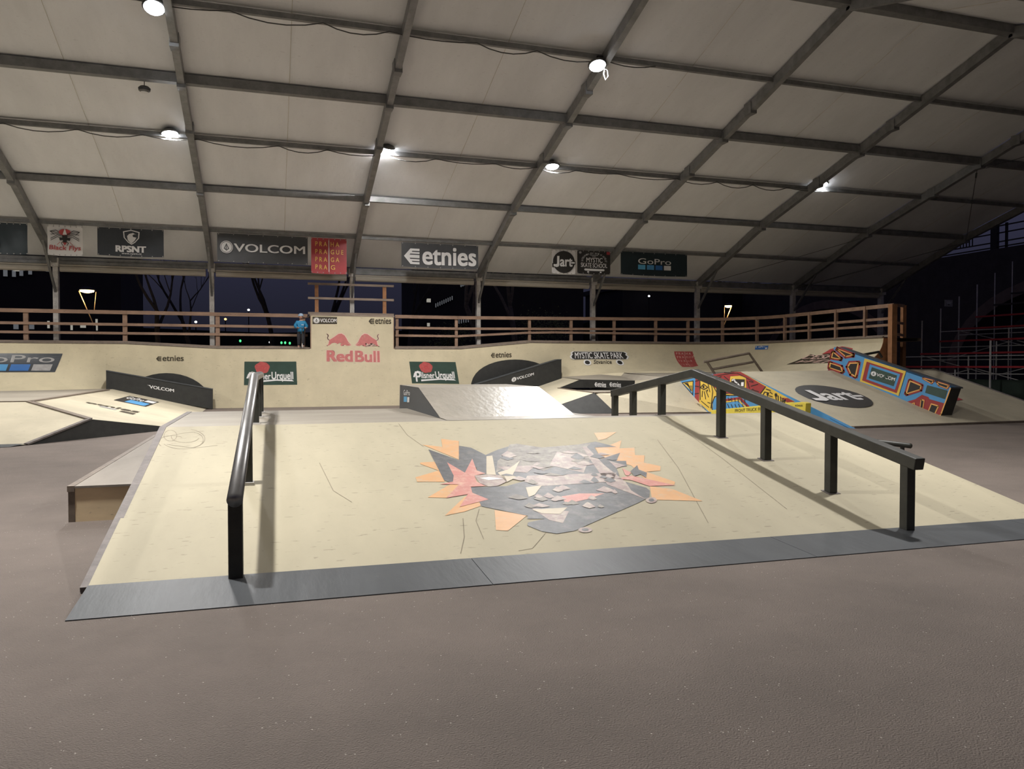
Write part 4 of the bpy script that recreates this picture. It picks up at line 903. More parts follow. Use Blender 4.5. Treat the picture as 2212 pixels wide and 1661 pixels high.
# yellow kerb with words
t = thing('parking_kerb', (11.5, 20.4, 0), 'yellow painted kerb with black words lying along the foot of the mural', 'kerb')
kA, kB = V((10.0+2.9, 20.25, 0)), onZ(1735, 887, .0)
ky_ = 19.3
ka, kb_ = onY(1535, 890.5, 20.3), onY(1738, 886, 15.9)
ka.z = 0.0
xk = 12.55
ka, kb_ = onX(1536, 891, xk), onX(1738, 887, xk)
w0 = [onX(1536, 891, xk), onX(1738, 887, xk), onX(1741, 871, xk), onX(1733, 868, xk), onX(1696, 871, xk), onX(1536, 886, xk)]
P0 = [V((xk, p_.y, max(p_.z, .0))) for p_ in w0]
MB().prism([V((xk, P0[0].y, 0)), V((xk, P0[1].y, 0))]+P0[2:], (.16, 0, 0)).build('kerb_body', 'kerb_yellow', t, bevel=.012)
A = Art(quad(onX(1588, 890, xk), onX(1655, 886, xk), onX(1655, 879, xk), onX(1588, 884, xk)), .004); A.text('FRONT TRUCK FIRST', 0, 0, 1, 1, 'ink_brown', 1, .0); A.build('lettering', t)
A = Art(quad(onX(1718, 878, xk), onX(1734, 878, xk), onX(1734, 874, xk), onX(1718, 874, xk)), .004); A.text('KONUS', 0, 0, 1, 1, 'ink_brown', 1, .02); A.build('lettering', t)
# ---- small rails on the upper deck
t = thing('grind_rail', (15, 22.5, 1.27), 'small brown two-bar rail on the deck behind the mural', 'grind rail')
ry_ = 23.0
def rr(x, y): p_ = onY(x, y, ry_); return p_
m = MB().tube([rr(1520, 782), rr(1618, 763), rr(1646, 803)], .045, 8).tube([rr(1527, 781), rr(1544, 808)], .045, 8); m.build('frame', 'edge', t)
MB().tube([rr(1537, 798), rr(1627, 782)], .04, 8).build('cross_bar', 'edge', t)
t = thing('grind_rail', (18.2, 19.9, 1.3), 'small black rail on the deck right of the painted ledge', 'grind rail')
def rs(x, y): return onY(x, y, 19.75)
MB().tube([rs(1855, 768), rs(1898, 760), rs(1905, 772)], .04, 8).build('rail_bar', 'rail_paint', t)

# ================================================================== LOGOS ON THE WALL
def onW(x, y): return onY(x, y, WY)
def stick(pts, fn, name='sticker', lift=.004):
    A = Art(quad(*[onW(*p_) for p_ in pts]), lift); fn(A); return A.build(name, qp)
stick([(337, 780), (397, 780), (397, 768), (337, 768)], lambda A: art_etnies(A, 0, 0, 1, 1, 'ink_brown', 'ply_wall', split=.2))
stick([(1060, 773), (1105, 772), (1105, 760), (1060, 761)], lambda A: art_etnies(A, 0, 0, 1, 1, 'ink_brown', 'ply_wall', split=.2))
def pil(A): A.rect(0, 0, 1, 1, 'green_sign', 0); art_pilsner(A, 0, 0, 1, 1)
stick([(527, 832), (642, 831), (640, 781), (528, 781)], pil); stick([(890, 828), (992, 829), (984, 782), (884, 781)], pil)
stick([(675, 700), (728, 700), (728, 685), (675, 684)], lambda A: (A.rect(0, 0, 1, 1, 'ink_brown', 0), art_volcom(A, .03, .1, .98, .9, 'ink_white', 'ink_brown', 3.6)))
stick([(796, 700), (845, 700), (845, 687), (796, 686)], lambda A: art_etnies(A, 0, 0, 1, 1, 'ink_brown', 'ply_wall', split=.26))
def rb(A):
    # two charging bulls, then the words
    for mir in (False, True):
        f = (lambda a, b: (.53+.47*a, .50+.42*b)) if mir else (lambda a, b: (.47*a, .50+.42*b))
        P_ = [f(a, b) for a, b in bull_pts(mir)]
        c = (sum(p_[0] for p_ in P_)/len(P_), sum(p_[1] for p_ in P_)/len(P_))
        A.poly([(c[0]+(a-c[0])*1.07, c[1]+(b-c[1])*1.10) for a, b in P_], 'fade_pink', 0); A.poly(P_, 'fade_red', 1)
        tl_ = [(.12, .50), (.06, .56), (.04, .68), (.08, .82), (.06, .92), (.02, .97)]
        tl_ = [f(1-a if mir else a, b) for a, b in tl_]
        A.line(tl_, .028, 'fade_pink', 0, 1.0); A.line(tl_, .013, 'ink_brown', 1, 1.0)
        for a, b in ((.03, .06), (.66, .10)): u, v = f(1-a if mir else a, b); A.disc(u, v, .012, .012, 'ink_brown', 2, 10)
        hn = [f(1-a if mir else a, b) for a, b in ((.84, .30), (.92, .20), (.99, .08))]; A.line(hn, .008, 'fade_pink', 3)
    for a, b, s_ in ((.005, .49, 'Red'), (.53, .995, 'Bull')):
        for dx, dy in ((-.010, 0), (.010, 0), (0, .012), (0, -.012)): A.text(s_, a+dx, .02+dy, b+dx, .38+dy, 'fade_pink', 0, .07)
        A.text(s_, a, .02, b, .38, 'fade_red', 1, .055)
stick([(705, 782), (821, 784), (819, 716), (705, 715)], rb)
# curved parts: map through the wall's own profile
def curve_map(side, x0, x1, za, zb, lift0=0.0):
    """u along the wall, v up; returns a point on the curved face"""
    z0, z1 = (.71, 2.20) if side == 'L' else (1.25, 2.37)
    zt_ = [(10.87, 1.02), (11.3, 1.05), (11.9, 1.12), (12.6, 1.18), (14, 1.25)]
    tb = list(zip([p_[0] for p_ in LP], LD)) if side == 'L' else list(zip([p_[0] for p_ in RP[:7]], RD))
    def F(u, v, h):
        x = x0(v)+(x1(v)-x0(v))*u; z = za+(zb-za)*v; D = tb[0][1] if x < tb[0][0] else tb[-1][1]
        for (a_, da), (b_, db) in zip(tb[:-1], tb[1:]):
            if a_ <= x <= b_: D = da+(db-da)*(x-a_)/(b_-a_)
        z0 = .71 if side == 'L' else 1.25
        if side == 'R':
            for (a_, da), (b_, db) in zip(zt_[:-1], zt_[1:]):
                if a_ <= x <= b_: z0 = da+(db-da)*(x-a_)/(b_-a_)
        c = 1-(z-z0)/(z1-z0); a = math.acos(max(-1, min(1, c))); off = D*(1-math.sin(a)); return V((x, WY-off-h, z))
    return F
def gp(A):
    A.sub = 4; A.rect(0, 0, 1, 1, 'vinyl_dark', 0, 8); A.text('GoPro', -.28, .52, .97, .93, 'ink_grey', 2, .005)
    for a, c in ((.0, 'blue_c'), (.26, 'blue_b'), (.66, 'ink_grey')): A.rect(a, .08, a+.30, .42, c, 2, 4)
cw = lambda x, y: onY(x, y, WY-.35)
gx = [cw(130, 766).x, cw(117, 808).x]
A = Art(curve_map('L', lambda v: gx[1]-2.6, lambda v: gx[1]+(gx[0]-gx[1])*v, 1.26, 1.86), .012); 
A.sub = 4; A.rect(0, 0, 1, 1, 'vinyl_dark', 0, 8); A.text('GoPro', .06, .52, .94, .92, 'ink_grey', 2, .005)
for a, c in ((.05, 'blue_a'), (.28, 'blue_c'), (.51, 'blue_b'), (.74, 'ink_grey')): A.rect(a, .08, a+.20, .42, c, 2, 3)
A.build('sticker', qp)
# skate park sign: brush stroke board with wheels
mx0, mx1 = onY(1252, 775, 27.4).x, onY(1372, 775, 27.4).x
A = Art(curve_map('R', lambda v: mx0, lambda v: mx1, 1.47, 2.06), .022); A.sub = 4
jag = lambda pts, g: [(.5+(a-.5)*g, .62+(b-.62)*g) for a, b in pts]
stroke = [(0,.62),(.03,.78),(.01,.84),(.05,.95),(.3,.93),(.6,.96),(.95,.93),(.99,.84),(.97,.74),(1,.62),(.96,.45),(.7,.44),(.4,.46),(.06,.42),(.01,.50)]
A.poly(jag(stroke, 1.06), 'ink_white', 0); A.poly(stroke, 'ink_black', 1)
A.text('MYSTIC SKATE PARK', .06, .49, .92, .90, 'ink_white', 3, .02); A.text('Stvanice', .36, .13, .68, .40, 'ink_black', 2, .01, .4)
for cu in (.26, .82): A.disc(cu, .22, .065, .20, 'ink_white', 1); A.disc(cu, .22, .042, .13, 'ink_black', 2)
A.build('sticker', qp)
A = Art(curve_map('R', lambda v: onY(1487, 790, 26.9).x+(onY(1464, 762, 27.9).x-onY(1487, 790, 26.9).x)*v, lambda v: onY(1524, 790, 26.9).x+(onY(1509, 762, 27.9).x-onY(1524, 790, 26.9).x)*v, 1.42, 2.06), .03)
A.sub = 3; A.rect(0, 0, 1, 1, 'seal_red', 0, 8); art_praha(A, 0, 0, 1, 1, 'fade_pink', 'fade_pink'); A.build('sticker', qp)
# small stickers on the curving end: placed on the swept face by path distance
def path_map(i0, i1, za, zb, lift=0):
    D, z0, z1 = 1.95, 1.26, 2.37
    def F(u, v, h):
        s_ = i0+(i1-i0)*u; i = int(s_); f_ = s_-i; i = min(i, len(RP)-2)
        a, b = V((*RP[i], 0)), V((*RP[i+1], 0)); d = (V((*RP[min(i+2, len(RP)-1)], 0))-V((*RP[max(i-1, 0)], 0))).normalized(); n_ = V((d.y, -d.x, 0))
        z = za+(zb-za)*v; al = math.acos(max(-1, min(1, 1-(z-z0)/(z1-z0)))); off = D*(1-math.sin(al))
        return a+(b-a)*f_+n_*(off+h)+V((0, 0, z))
    return F
A = Art(path_map(15.6, 17.6, 2.12, 2.27), .02); A.rect(0, 0, 1, 1, 'blue_b', 0, 4); A.text('GoPro', .04, .5, .75, .95, 'ink_white', 1); A.rect(.78, .1, .95, .5, 'ink_white', 1); A.build('sticker', qp)
A = Art(path_map(19.35, 21.15, 1.50, 2.15), .02); A.sub = 2
A.poly([(0, .02), (1, .12), (1.0, .62), (.62, .62), (.42, .50), (.28, .60)], 'ink_brown', 0); A.poly([(.5, .58), (.60, .85), (.80, .98), (1.0, .85), (1.0, .6), (.8, .68)], 'logo_red', 1)
A.text('DESPE', .16, .32, .92, .55, 'ink_pale', 2, .02, .5); A.text('BEER', .12, .10, .9, .27, 'ink_pale', 2, .02, .5); A.build('sticker', qp)

# ================================================================== BANNERS
BY = 27.62
def banner(p0, p1, m_, lb, fn, nfold=1.0):
    a, b = onY(*p0, BY), onY(*p1, BY); x0, x1, zt, zb = a.x, b.x, a.z, b.z
    t = thing('banner', (x0, BY, zb), lb, 'banner', 'advertising banners under the roof')
    rnd = random.Random(int(x0*100)); ph_ = rnd.random()*6; n = 14; m = MB()
    def F(u, v, h): return V((x0+(x1-x0)*u, BY-.012*nfold*math.sin(ph_+u*7)*math.sin(math.pi*v)-.005*math.sin(v*5+u*13)-h, zb+(zt-zb)*v-.02*math.sin(math.pi*u)*(1-v)))
    m.v = [F(i/n, j/6, 0) for i in range(n+1) for j in range(7)]
    m.f = [(i*7+j, (i+1)*7+j, (i+1)*7+j+1, i*7+j+1) for i in range(n) for j in range(6)]; m.m = [0]*len(m.f)
    m.build('banner_sheet', m_, t, smooth=True)
    r = MB()
    for k in range(7):
        for v_ in (.03, .97): q = F(.015+.97*k/6, v_, .006); r.lathe(q, [(.018, 0), (.018, .006)], 8, (0, -1, 0))
        q = F(.015+.97*k/6, .98, 0); r.tube([q, (q.x, 27.68, 5.98)], .008, 4)
    r.build('eyelets', 'ink_grey', t)
    A = Art(F, .03); A.sub = 3; fn(A, (x1-x0)/(zt-zb)); A.build('lettering', t); return t
def b_first(A, asp): art_gopro(A, .15, .2, .60, .8)
banner((-30, 479), (60, 550), 'vinyl_teal', 'blue-black banner cut off by the left edge of the photo', lambda A, s: art_gopro(A, -.02+.12, .22, .32, .75))
def b_fly(A, s):
    L_ = lambda pts, w_=.02, m_='ink_black': A.line(pts, w_, m_, 1, s)
    A.disc(.50, .78, .17, .11, 'logo_red', 1); A.poly([(.44, .70), (.50, .93), (.56, .70)], 'vinyl_white', 2)
    for sg in (1, -1):
        X_ = lambda a: .5+sg*a
        for k_, (y0, y1) in enumerate(((.74, .80), (.70, .70), (.66, .56), (.60, .50))): L_([(X_(.06), y0-.02), (X_(.22), y0+.02), (X_(.40), y1)], .018)
        L_([(X_(.08), .72), (X_(.25), .84), (X_(.42), .80), (X_(.30), .70)], .02); A.poly([(X_(.03), .62), (X_(.16), .58), (X_(.14), .50), (X_(.05), .52)], 'ink_black', 1)
        L_([(X_(.02), .50), (X_(.10), .42), (X_(.06), .34)], .02, 'ink_brown')
        A.line([(X_(.14), .45), (X_(.22), .36)], .015, 'logo_red', 1, s)
    A.poly([(.42, .72), (.58, .72), (.55, .45), (.50, .38), (.45, .45)], 'ink_black', 1); A.poly([(.44, .44), (.56, .44), (.50, .34)], 'logo_red', 2)
    A.text('Black Flys', .05, .14, .95, .34, 'logo_red', 1, .03, .1)
banner((102, 486), (179, 553), 'vinyl_white', 'white square banner with a winged fly emblem and dark red blackletter words', b_fly)
def b_rps(A, s):
    sh = lambda g: [(.505+(a-.5)*g, .69+(b-.69)*g) for a, b in ((.38, .88), (.50, .95), (.63, .88), (.62, .66), (.56, .50), (.505, .42), (.45, .50), (.39, .66))]
    A.poly(sh(1), 'ink_white', 1); A.poly(sh(.86), 'vinyl_dark', 2); A.poly([(.505+(a-.5), b) for a, b in ((.50, .46), (.45, .58), (.44, .72), (.47, .80), (.53, .84), (.58, .78), (.55, .80), (.52, .76), (.53, .70), (.58, .68), (.55, .56))], 'ink_white', 3)
    A.text('RPSNT', .27, .15, .73, .38, 'ink_white', 1, .07); A.text('www.rpsnt.cz', .36, .05, .66, .13, 'ink_white', 1, .01)
banner((210, 490), (354, 556), 'vinyl_dark', 'dark banner with white shield emblem and five bold white letters', b_rps)
banner((469, 503), (665, 572), 'vinyl_grey', 'long charcoal banner with a stone-in-ring logo and wide white lettering', lambda A, s: art_volcom(A, .03, .30, .97, .74, 'ink_white', 'vinyl_grey', 6.8))
banner((672, 513), (749, 592), 'vinyl_red', 'red square banner with four rows of yellow capital letters', lambda A, s: art_praha(A, .04, .04, .96, .96))
banner((867, 523), (1033, 582), 'vinyl_grey', 'dark banner with a white arrow emblem and big stencil letters', lambda A, s: art_etnies(A, .03, .12, .97, .86, 'ink_white', 'vinyl_grey', split=.22))
banner((1192, 539), (1243, 592), 'vinyl_white', 'white square banner with a black disc and four-letter word', lambda A, s: (A.disc(.5, .5, .46, .46, 'ink_black', 1), A.rect(.01, .26, .16, .43, 'ink_black', 2), A.rect(.84, .40, .99, .55, 'ink_black', 2), A.poly([(.06,.30),(.20,.27),(.28,.31),(.30,.38),(.30,.74),(.21,.74),(.21,.42),(.17,.39),(.06,.39)], 'ink_white', 12), A.text('art', .33, .31, .86, .66, 'ink_white', 4, .05), A.rect(.80, .44, .96, .51, 'ink_white', 4)))
def b_mys(A, s):
    A.text('MYSTIC', .26, .50, .76, .70, 'ink_white', 1, .02); A.text('SKATE SCHOOL', .10, .28, .90, .47, 'ink_white', 1, .02)
    A.rect(.24, .14, .78, .23, 'ink_white', 1); A.disc(.24, .185, .04, .045, 'ink_white', 1); A.disc(.78, .185, .04, .045, 'ink_white', 1)
    for u in (.32, .70): A.disc(u, .09, .03, .035, 'ink_white', 1)
    A.rect(.88, .85, .98, .97, 'vinyl_red', 1); A.disc(.08, .9, .04, .05, 'ink_grey', 1)
    S_ = 'SKATEBOARDING PRO DETI OD SESTI LET'
    for k_, c in enumerate(S_):
        if c == ' ': continue
        a = math.pi*(1.02-1.04*k_/(len(S_)-1)); cu, cv = .5+.36*math.cos(a), .56+.33*math.sin(a); vs, fs = text2d(c); r_ = a-math.pi/2
        A.mb.add([A.F(cu+((x-.5)*.022*math.cos(r_)-(y-.5)*.06*math.sin(r_))*1.0, cv+((x-.5)*.022*math.sin(r_)+(y-.5)*.06*math.cos(r_)), A.h+.0015) for x, y in vs], fs, A.mi('ink_white'))
    A.text('Stvanice', .38, .79, .62, .84, 'ink_white', 1, .0); A.text('Praha', .44, .73, .56, .77, 'ink_white', 1, .0)
banner((1247, 540), (1318, 593), 'ink_black', 'black banner with white skateboard drawing and arched small letters', b_mys)
banner((1341, 543), (1484, 598), 'vinyl_teal', 'blue-black banner with thin white letters over four small squares, rightmost banner', lambda A, s: art_gopro(A, .25, .26, .75, .74))

# ================================================================== CHILD AND SCOOTER
ks = onY(650, 755, 28.55); kxx, kyy, kz0 = 1.085, 28.52, topz(1.085)+.0
def skin(name, nodes, edges, mt, parent, sub_=2, root=0):
    me = bpy.data.meshes.new(name); org = ORG[parent.name]
    me.from_pydata([V(p_[0])-org for p_ in nodes], edges, []); me.materials.append(M[mt])
    o = bpy.data.objects.new(name, me); COL.objects.link(o); o.parent = parent; ORG[o.name] = org
    s_ = o.modifiers.new('skin', 'SKIN'); s_.use_smooth_shade = True
    for i, p_ in enumerate(nodes):
        r = p_[1]; me.skin_vertices[0].data[i].radius = r if isinstance(r, tuple) else (r, r)
        me.skin_vertices[0].data[i].use_root = (i == root)
    b = o.modifiers.new('sub', 'SUBSURF'); b.levels = sub_; b.render_levels = sub_
    return o
kid = thing('person', (kxx, kyy, kz0), 'small child in blue jacket and pale helmet standing on the deck with a scooter', 'person')
def K(x, y, z): return (kxx+x, kyy+y, kz0+z)
H_ = 1.24
body = [(K(0, 0, .62), (.085, .065)), (K(0, -.005, .78), (.11, .085)), (K(0, -.01, .92), (.125, .09)), (K(0, -.01, 1.00), (.055, .05)), (K(0, -.02, 1.06), (.045, .045)),
        (K(-.125, -.01, .95), .055), (K(-.20, -.03, .80), .045), (K(-.115, -.20, .73), .034), (K(-.09, -.235, .735), .026),
        (K(.125, -.01, .95), .055), (K(.20, -.03, .80), .045), (K(.155, -.20, .73), .034), (K(.135, -.235, .735), .026),
        (K(-.065, 0, .55), .055), (K(-.075, -.02, .32), .045), (K(-.08, .01, .08), .036), (K(-.08, -.07, .035), .034),
        (K(.065, 0, .55), .055), (K(.07, -.03, .32), .045), (K(.07, .0, .08), .036), (K(.075, -.08, .035), .034)]
ed = [(0,1),(1,2),(2,3),(3,4),(2,5),(5,6),(6,7),(7,8),(2,9),(9,10),(10,11),(11,12),(0,13),(13,14),(14,15),(15,16),(0,17),(17,18),(18,19),(19,20)]
bo = skin('body', body, ed, 'skin', kid)
# head as a shaped, continuous ball joined at the neck
def ball(c, r, mt, name, parent, fn=None, n=18):
    m = MB(); c = V(c); k0 = 0
    for i in range(n+1):
        th = math.pi*i/n
        for j in range(n*2):
            a = 2*math.pi*j/(n*2); d = V((math.sin(th)*math.cos(a), math.sin(th)*math.sin(a), math.cos(th)))
            q = V((d.x*r[0], d.y*r[1], d.z*r[2]))
            if fn: q = fn(d, q)
            m.v.append(c+q)
    for i in range(n):
        for j in range(n*2): m.f.append((i*2*n+j, (i+1)*2*n+j, (i+1)*2*n+(j+1) % (2*n), i*2*n+(j+1) % (2*n))); m.m.append(0)
    return m.build(name, mt, parent, smooth=True)
def headf(d, q):
    q = q.copy()
    if d.z < 0: q.x *= 1-.28*(-d.z); q.y *= 1-.12*(-d.z)
    if d.y < -.9 and abs(d.z+.05) < .25: q.y -= .014
    if d.y < -.6 and abs(d.x) > .25 and abs(d.x) < .5 and 0 < d.z < .25: q.y += .008
    if abs(d.x) > .93 and abs(d.z) < .25: q.x *= 1.14
    return q
hd = K(0, -.03, 1.145)
hb = ball(hd, (.075, .088, .105), 'skin', 'head', kid, headf)
for sx in (-1, 1): ball(V(hd)+V((sx*.028, -.078, .012)), (.011, .008, .008), 'ink_black', 'eye', hb, n=6)
MB().tube([V(hd)+V((-.022, -.080, -.045)), V(hd)+V((0, -.085, -.048)), V(hd)+V((.022, -.080, -.045))], .005, 6).build('mouth', 'logo_red', hb)
hm = ball(V(hd)+V((0, .008, .035)), (.098, .118, .088), 'helmet', 'helmet', kid, lambda d, q: V((q.x, q.y, max(q.z, -.02))))
MB().tube([V(hd)+V((-.078, -.02, .02)), V(hd)+V((-.05, -.05, -.09)), V(hd)+V((.05, -.05, -.09)), V(hd)+V((.078, -.02, .02))], .006, 6).build('chin_strap', 'ink_black', hm)
for k_, u in enumerate((-.05, 0, .05)): MB().box(V(hd)+V((u-.008, -.085, .095)), V(hd)+V((u+.008, -.05, .112))).build('vent', 'ink_grey', hm)
jk = [(K(0, 0, .50), (.132, .112)), (K(0, -.005, .70), (.132, .108)), (K(0, -.01, .90), (.145, .105)), (K(0, -.01, .99), (.075, .065)),
      (K(-.13, -.01, .945), .072), (K(-.205, -.03, .80), .060), (K(-.125, -.18, .735), .047), (K(.13, -.01, .945), .072), (K(.205, -.03, .80), .060), (K(.165, -.18, .735), .047)]
skin('jacket', jk, [(0,1),(1,2),(2,3),(2,4),(4,5),(5,6),(2,7),(7,8),(8,9)], 'jacket', kid)
tr_ = [(K(0, 0, .70), (.115, .09)), (K(-.07, 0, .50), .082), (K(-.075, -.02, .32), .066), (K(-.08, .01, .10), .052), (K(.07, 0, .50), .082), (K(.07, -.03, .32), .066), (K(.07, .0, .10), .052)]
skin('trousers', tr_, [(0,1),(1,2),(2,3),(0,4),(4,5),(5,6)], 'trousers', kid)
for sx in (-.08, .073):
    skin('shoe', [(K(sx, .03, .045), .040), (K(sx, -.04, .04), .040), (K(sx, -.11, .033), .032)], [(0, 1), (1, 2)], 'shoe', kid)
# hands: palm plus five fingers curled round the bar
for sx, px in ((-1, -.09), (1, .135)):
    nd = [(K(px, -.225, .74), (.022, .012)), (K(px, -.255, .738), (.024, .012))]; eg = [(0, 1)]
    for f_ in range(4):
        off = (f_-1.5)*.012; i = len(nd)
        nd += [(K(px+off, -.275, .745), .0058), (K(px+off, -.290, .728+.002*f_), .0052), (K(px+off, -.278, .712+.003*abs(f_-1)), .0046)]; eg += [(1, i), (i, i+1), (i+1, i+2)]
    i = len(nd); nd += [(K(px-sx*.026, -.245, .735), .0065), (K(px-sx*.024, -.268, .716), .0055)]; eg += [(0, i), (i, i+1)]
    skin('hand', nd, eg, 'skin', kid, 1)
A = Art(quad(K(.01, -.125, .84), K(.09, -.125, .84), K(.09, -.122, .86), K(.01, -.122, .86)), .004); A.rect(0, 0, 1, 1, 'ink_white', 0); A.build('chest_print', kid)
sc = thing('kick_scooter', (kxx+.02, kyy-.28, kz0), 'kick scooter with pale wheel held upright by the child at the deck edge', 'scooter')
b0 = V(K(.03, -.275, .73))
MB().tube([b0+V((-.19, 0, 0)), b0+V((.19, 0, 0))], .012, 8).build('handlebar', 'ink_black', sc)
for s_ in (-1, 1): MB().tube([b0+V((s_*.19, 0, 0)), b0+V((s_*.11, 0, 0))], .016, 8).build('grip', 'ink_black', sc)
MB().tube([b0, b0+V((.0, -.03, -.55))], .015, 8).build('stem', 'ink_black', sc)
def wheel(c): return MB().lathe(V(c)-V((.012, 0, 0)), [(.03, 0), (.05, .002), (.052, .012), (.05, .022), (.03, .024)], 18, (1, 0, 0)).build('wheel', 'ink_white', sc)
fw_ = b0+V((0, -.05, -.66)); wheel(fw_); MB().tube([b0+V((0, -.03, -.55)), fw_], .014, 8).build('fork', 'galv', sc)
MB().box((b0.x-.05, b0.y-.02, kz0+.07), (b0.x+.05, b0.y+.36, kz0+.085)).tube([b0+V((0, -.03, -.55)), V((b0.x, b0.y, kz0+.08))], .014, 8).build('footboard', 'ink_black', sc)
wheel((b0.x, b0.y+.40, kz0+.055))

# ================================================================== STANDS OUTSIDE THE OPEN GABLE
st = thing('grandstand', (30, 20, 0), 'scaffold grandstand with red-edged bench rows in the dark on the right', 'grandstand')
SY1 = 28.0
for r in range(9):
    x = 26.3+1.08*r; z = .86+.585*r
    if x+.4 > 0: MB().box((x, 4, z-.05), (x+.30, SY1, z)).build('bench', 'seat_dark' if r else 'seat_dark', st)
    MB().box((x-.035, 4, z-.06), (x, SY1, z+.015)).build('bench_edge', 'seat_red' if r < 6 else 'seat_dark', st)
    for y, hh in ((SY1, 1.5 if r > 0 else .9), (24.2, .45), (20.0, .45), (16.2, .45), (12.5, .45)):
        MB().tube([(x+.05, y+(.0 if y == SY1 else (.35*(r % 2))), 0), (x+.05, y+(.0 if y == SY1 else (.35*(r % 2))), z+hh)], .03 if r < 6 else .024, 6).build('upright', 'galv', st)
    if r < 5: MB().tube([(x+.05, 4, z-.30), (x+.05, SY1, z-.30)], .022, 5).build('ledger_tube', 'galv', st)
    if r in (1, 3): MB().tube([(x+.05, 4, z+.42), (x+.05, SY1, z+.42)], .022, 5).build('ledger_tube', 'galv', st)
    if r < 5:
        for k_, y in enumerate((SY1, 24.2, 20.0, 16.2)):
            MB().tube([(x+.08, y, max(0, z-.95)), (x+.08, y-3.6, z-.1)] if (k_+r) % 2 else [(x+.08, y, z-.1), (x+.08, y-3.6, max(0, z-.95))], .017, 5).build('diagonal_brace', 'galv', st)
MB().tube([(25.4, 21.8, 0), (25.4, 21.8, 2.4)], .035, 6).build('upright', 'galv', st)
MB().add([(25.9, 8, 0), (25.9, 27.9, 0), (25.9, 27.9, .95), (25.9, 8, .95)], [(0, 1, 2, 3)]).build('netting', 'green_net', st)
sg = thing('notice_sign', (29.8, 27.9, 4.1), 'small pale notice sign fixed to a scaffold upright of the grandstand', 'sign')
a, b = onY(2040, 662, 27.9), onY(2057, 648, 27.9)
MB().box((a.x, 27.88, a.z), (b.x, 27.90, b.z)).build('sign_board', 'ink_grey', sg)
A = Art(quad((a.x, 27.88, a.z), (b.x, 27.88, a.z), (b.x, 27.88, b.z), (a.x, 27.88, b.z)), .004); A.rect(.2, .62, .8, .70, 'ink_white', 1); A.rect(.25, .42, .75, .5, 'ink_white', 1); A.rect(.4, .2, .6, .32, 'ink_black', 1); A.build('sign_print', sg)

# ================================================================== VIADUCT
vd = thing('viaduct', (42, 30, 0), 'dark stone arched viaduct with iron railing against the dusk sky at far right', 'bridge')
vx = 42.0; ztop = 8.55
m = MB()
arcs = [(31.5, 7.0, 5.6), (12.0, 7.0, 5.6), (51, 7.0, 5.6)]
m.box((vx, -10, 6.2), (vx+3, 66, ztop))
edges_ = sorted(arcs)
prev = -10
for cy_, R_, spr in edges_:
    m.box((vx, prev, 0), (vx+3, cy_-R_, 6.2)); n = 16
    for k in range(n):
        a0, a1 = math.pi*k/n, math.pi*(k+1)/n; y0, y1 = cy_-R_*math.cos(a0), cy_-R_*math.cos(a1); z0, z1 = 1.0+5.0*math.sin(a0), 1.0+5.0*math.sin(a1)
        for xx in (vx, vx+3): m.add([(xx, y0, z0), (xx, y1, z1), (xx, y1, 6.2), (xx, y0, 6.2)], [(0, 1, 2, 3)])
        m.add([(vx, y0, z0), (vx, y1, z1), (vx+3, y1, z1), (vx+3, y0, z0)], [(0, 1, 2, 3)])
    prev = cy_+R_
m.box((vx, prev, 0), (vx+3, 66, 6.2)); m.build('stone_wall', 'stone', vd)
for cy_, R_, spr in edges_:
    m = MB(); n = 20
    for k in range(n):
        a0, a1 = math.pi*k/n, math.pi*(k+1)/n
        P_ = [(cy_-(R_+o)*math.cos(a), 1.0+(5.0+o*.9)*math.sin(a)) for a, o in ((a0, 0), (a1, 0), (a1, .75), (a0, .75))]
        m.add([(vx-.06, y, z) for y, z in P_], [(0, 1, 2, 3)])
    m.build('arch_ring', 'stone_rib', vd)
m = MB()
for z in (ztop+.12, ztop+.42, ztop+.95, ztop+1.38): m.box((vx+.1, -10, z-.035), (vx+.18, 66, z+.035))
y = 66
while y > -10:
    m.box((vx+.05, y-.22, ztop), (vx+.25, y+.22, ztop+1.55)); m.box((vx+.1, y-.85, ztop), (vx+.2, y-.72, ztop+1.5))
    for q in range(5): m.box((vx+.12, y-2.6-.22*q, ztop+.42), (vx+.16, y-2.54-.22*q, ztop+.95))
    y -= 5.0
m.build('iron_railing', 'iron', vd)

# ================================================================== OUTSIDE
struct(MB().prism([V((-60, 62, 0)), V((-60, 62, 4.2)), V((-20, 62, 4.6)), V((0, 62, 4.0)), V((25, 62, 4.8)), V((36, 62, 8.5)), V((80, 62, 9.5)), V((80, 62, 0))], (0, 6, 0)).build('trim_1', 'ground'))
def building(x0, x1, y, h, dep, lb, wins):
    b = thing('apartment_building', ((x0+x1)/2, y, 0), lb, 'building', 'buildings beyond the park')
    MB().box((x0, y, 0), (x1, y+dep, h)).build('wall', 'facade', b); MB().box((x0-.2, y-.2, h), (x1+.2, y+dep+.2, h+.4)).build('roof', 'iron', b)
    for (x, z, w_, hh, mt) in wins:
        f = MB().box((x-.06, y-.08, z-.06), (x+w_+.06, y-.01, z+hh+.06)).build('window', 'iron', b); MB().box((x, y-.10, z), (x+w_, y-.075, z+hh)).build('pane', mt, f)
ws = []
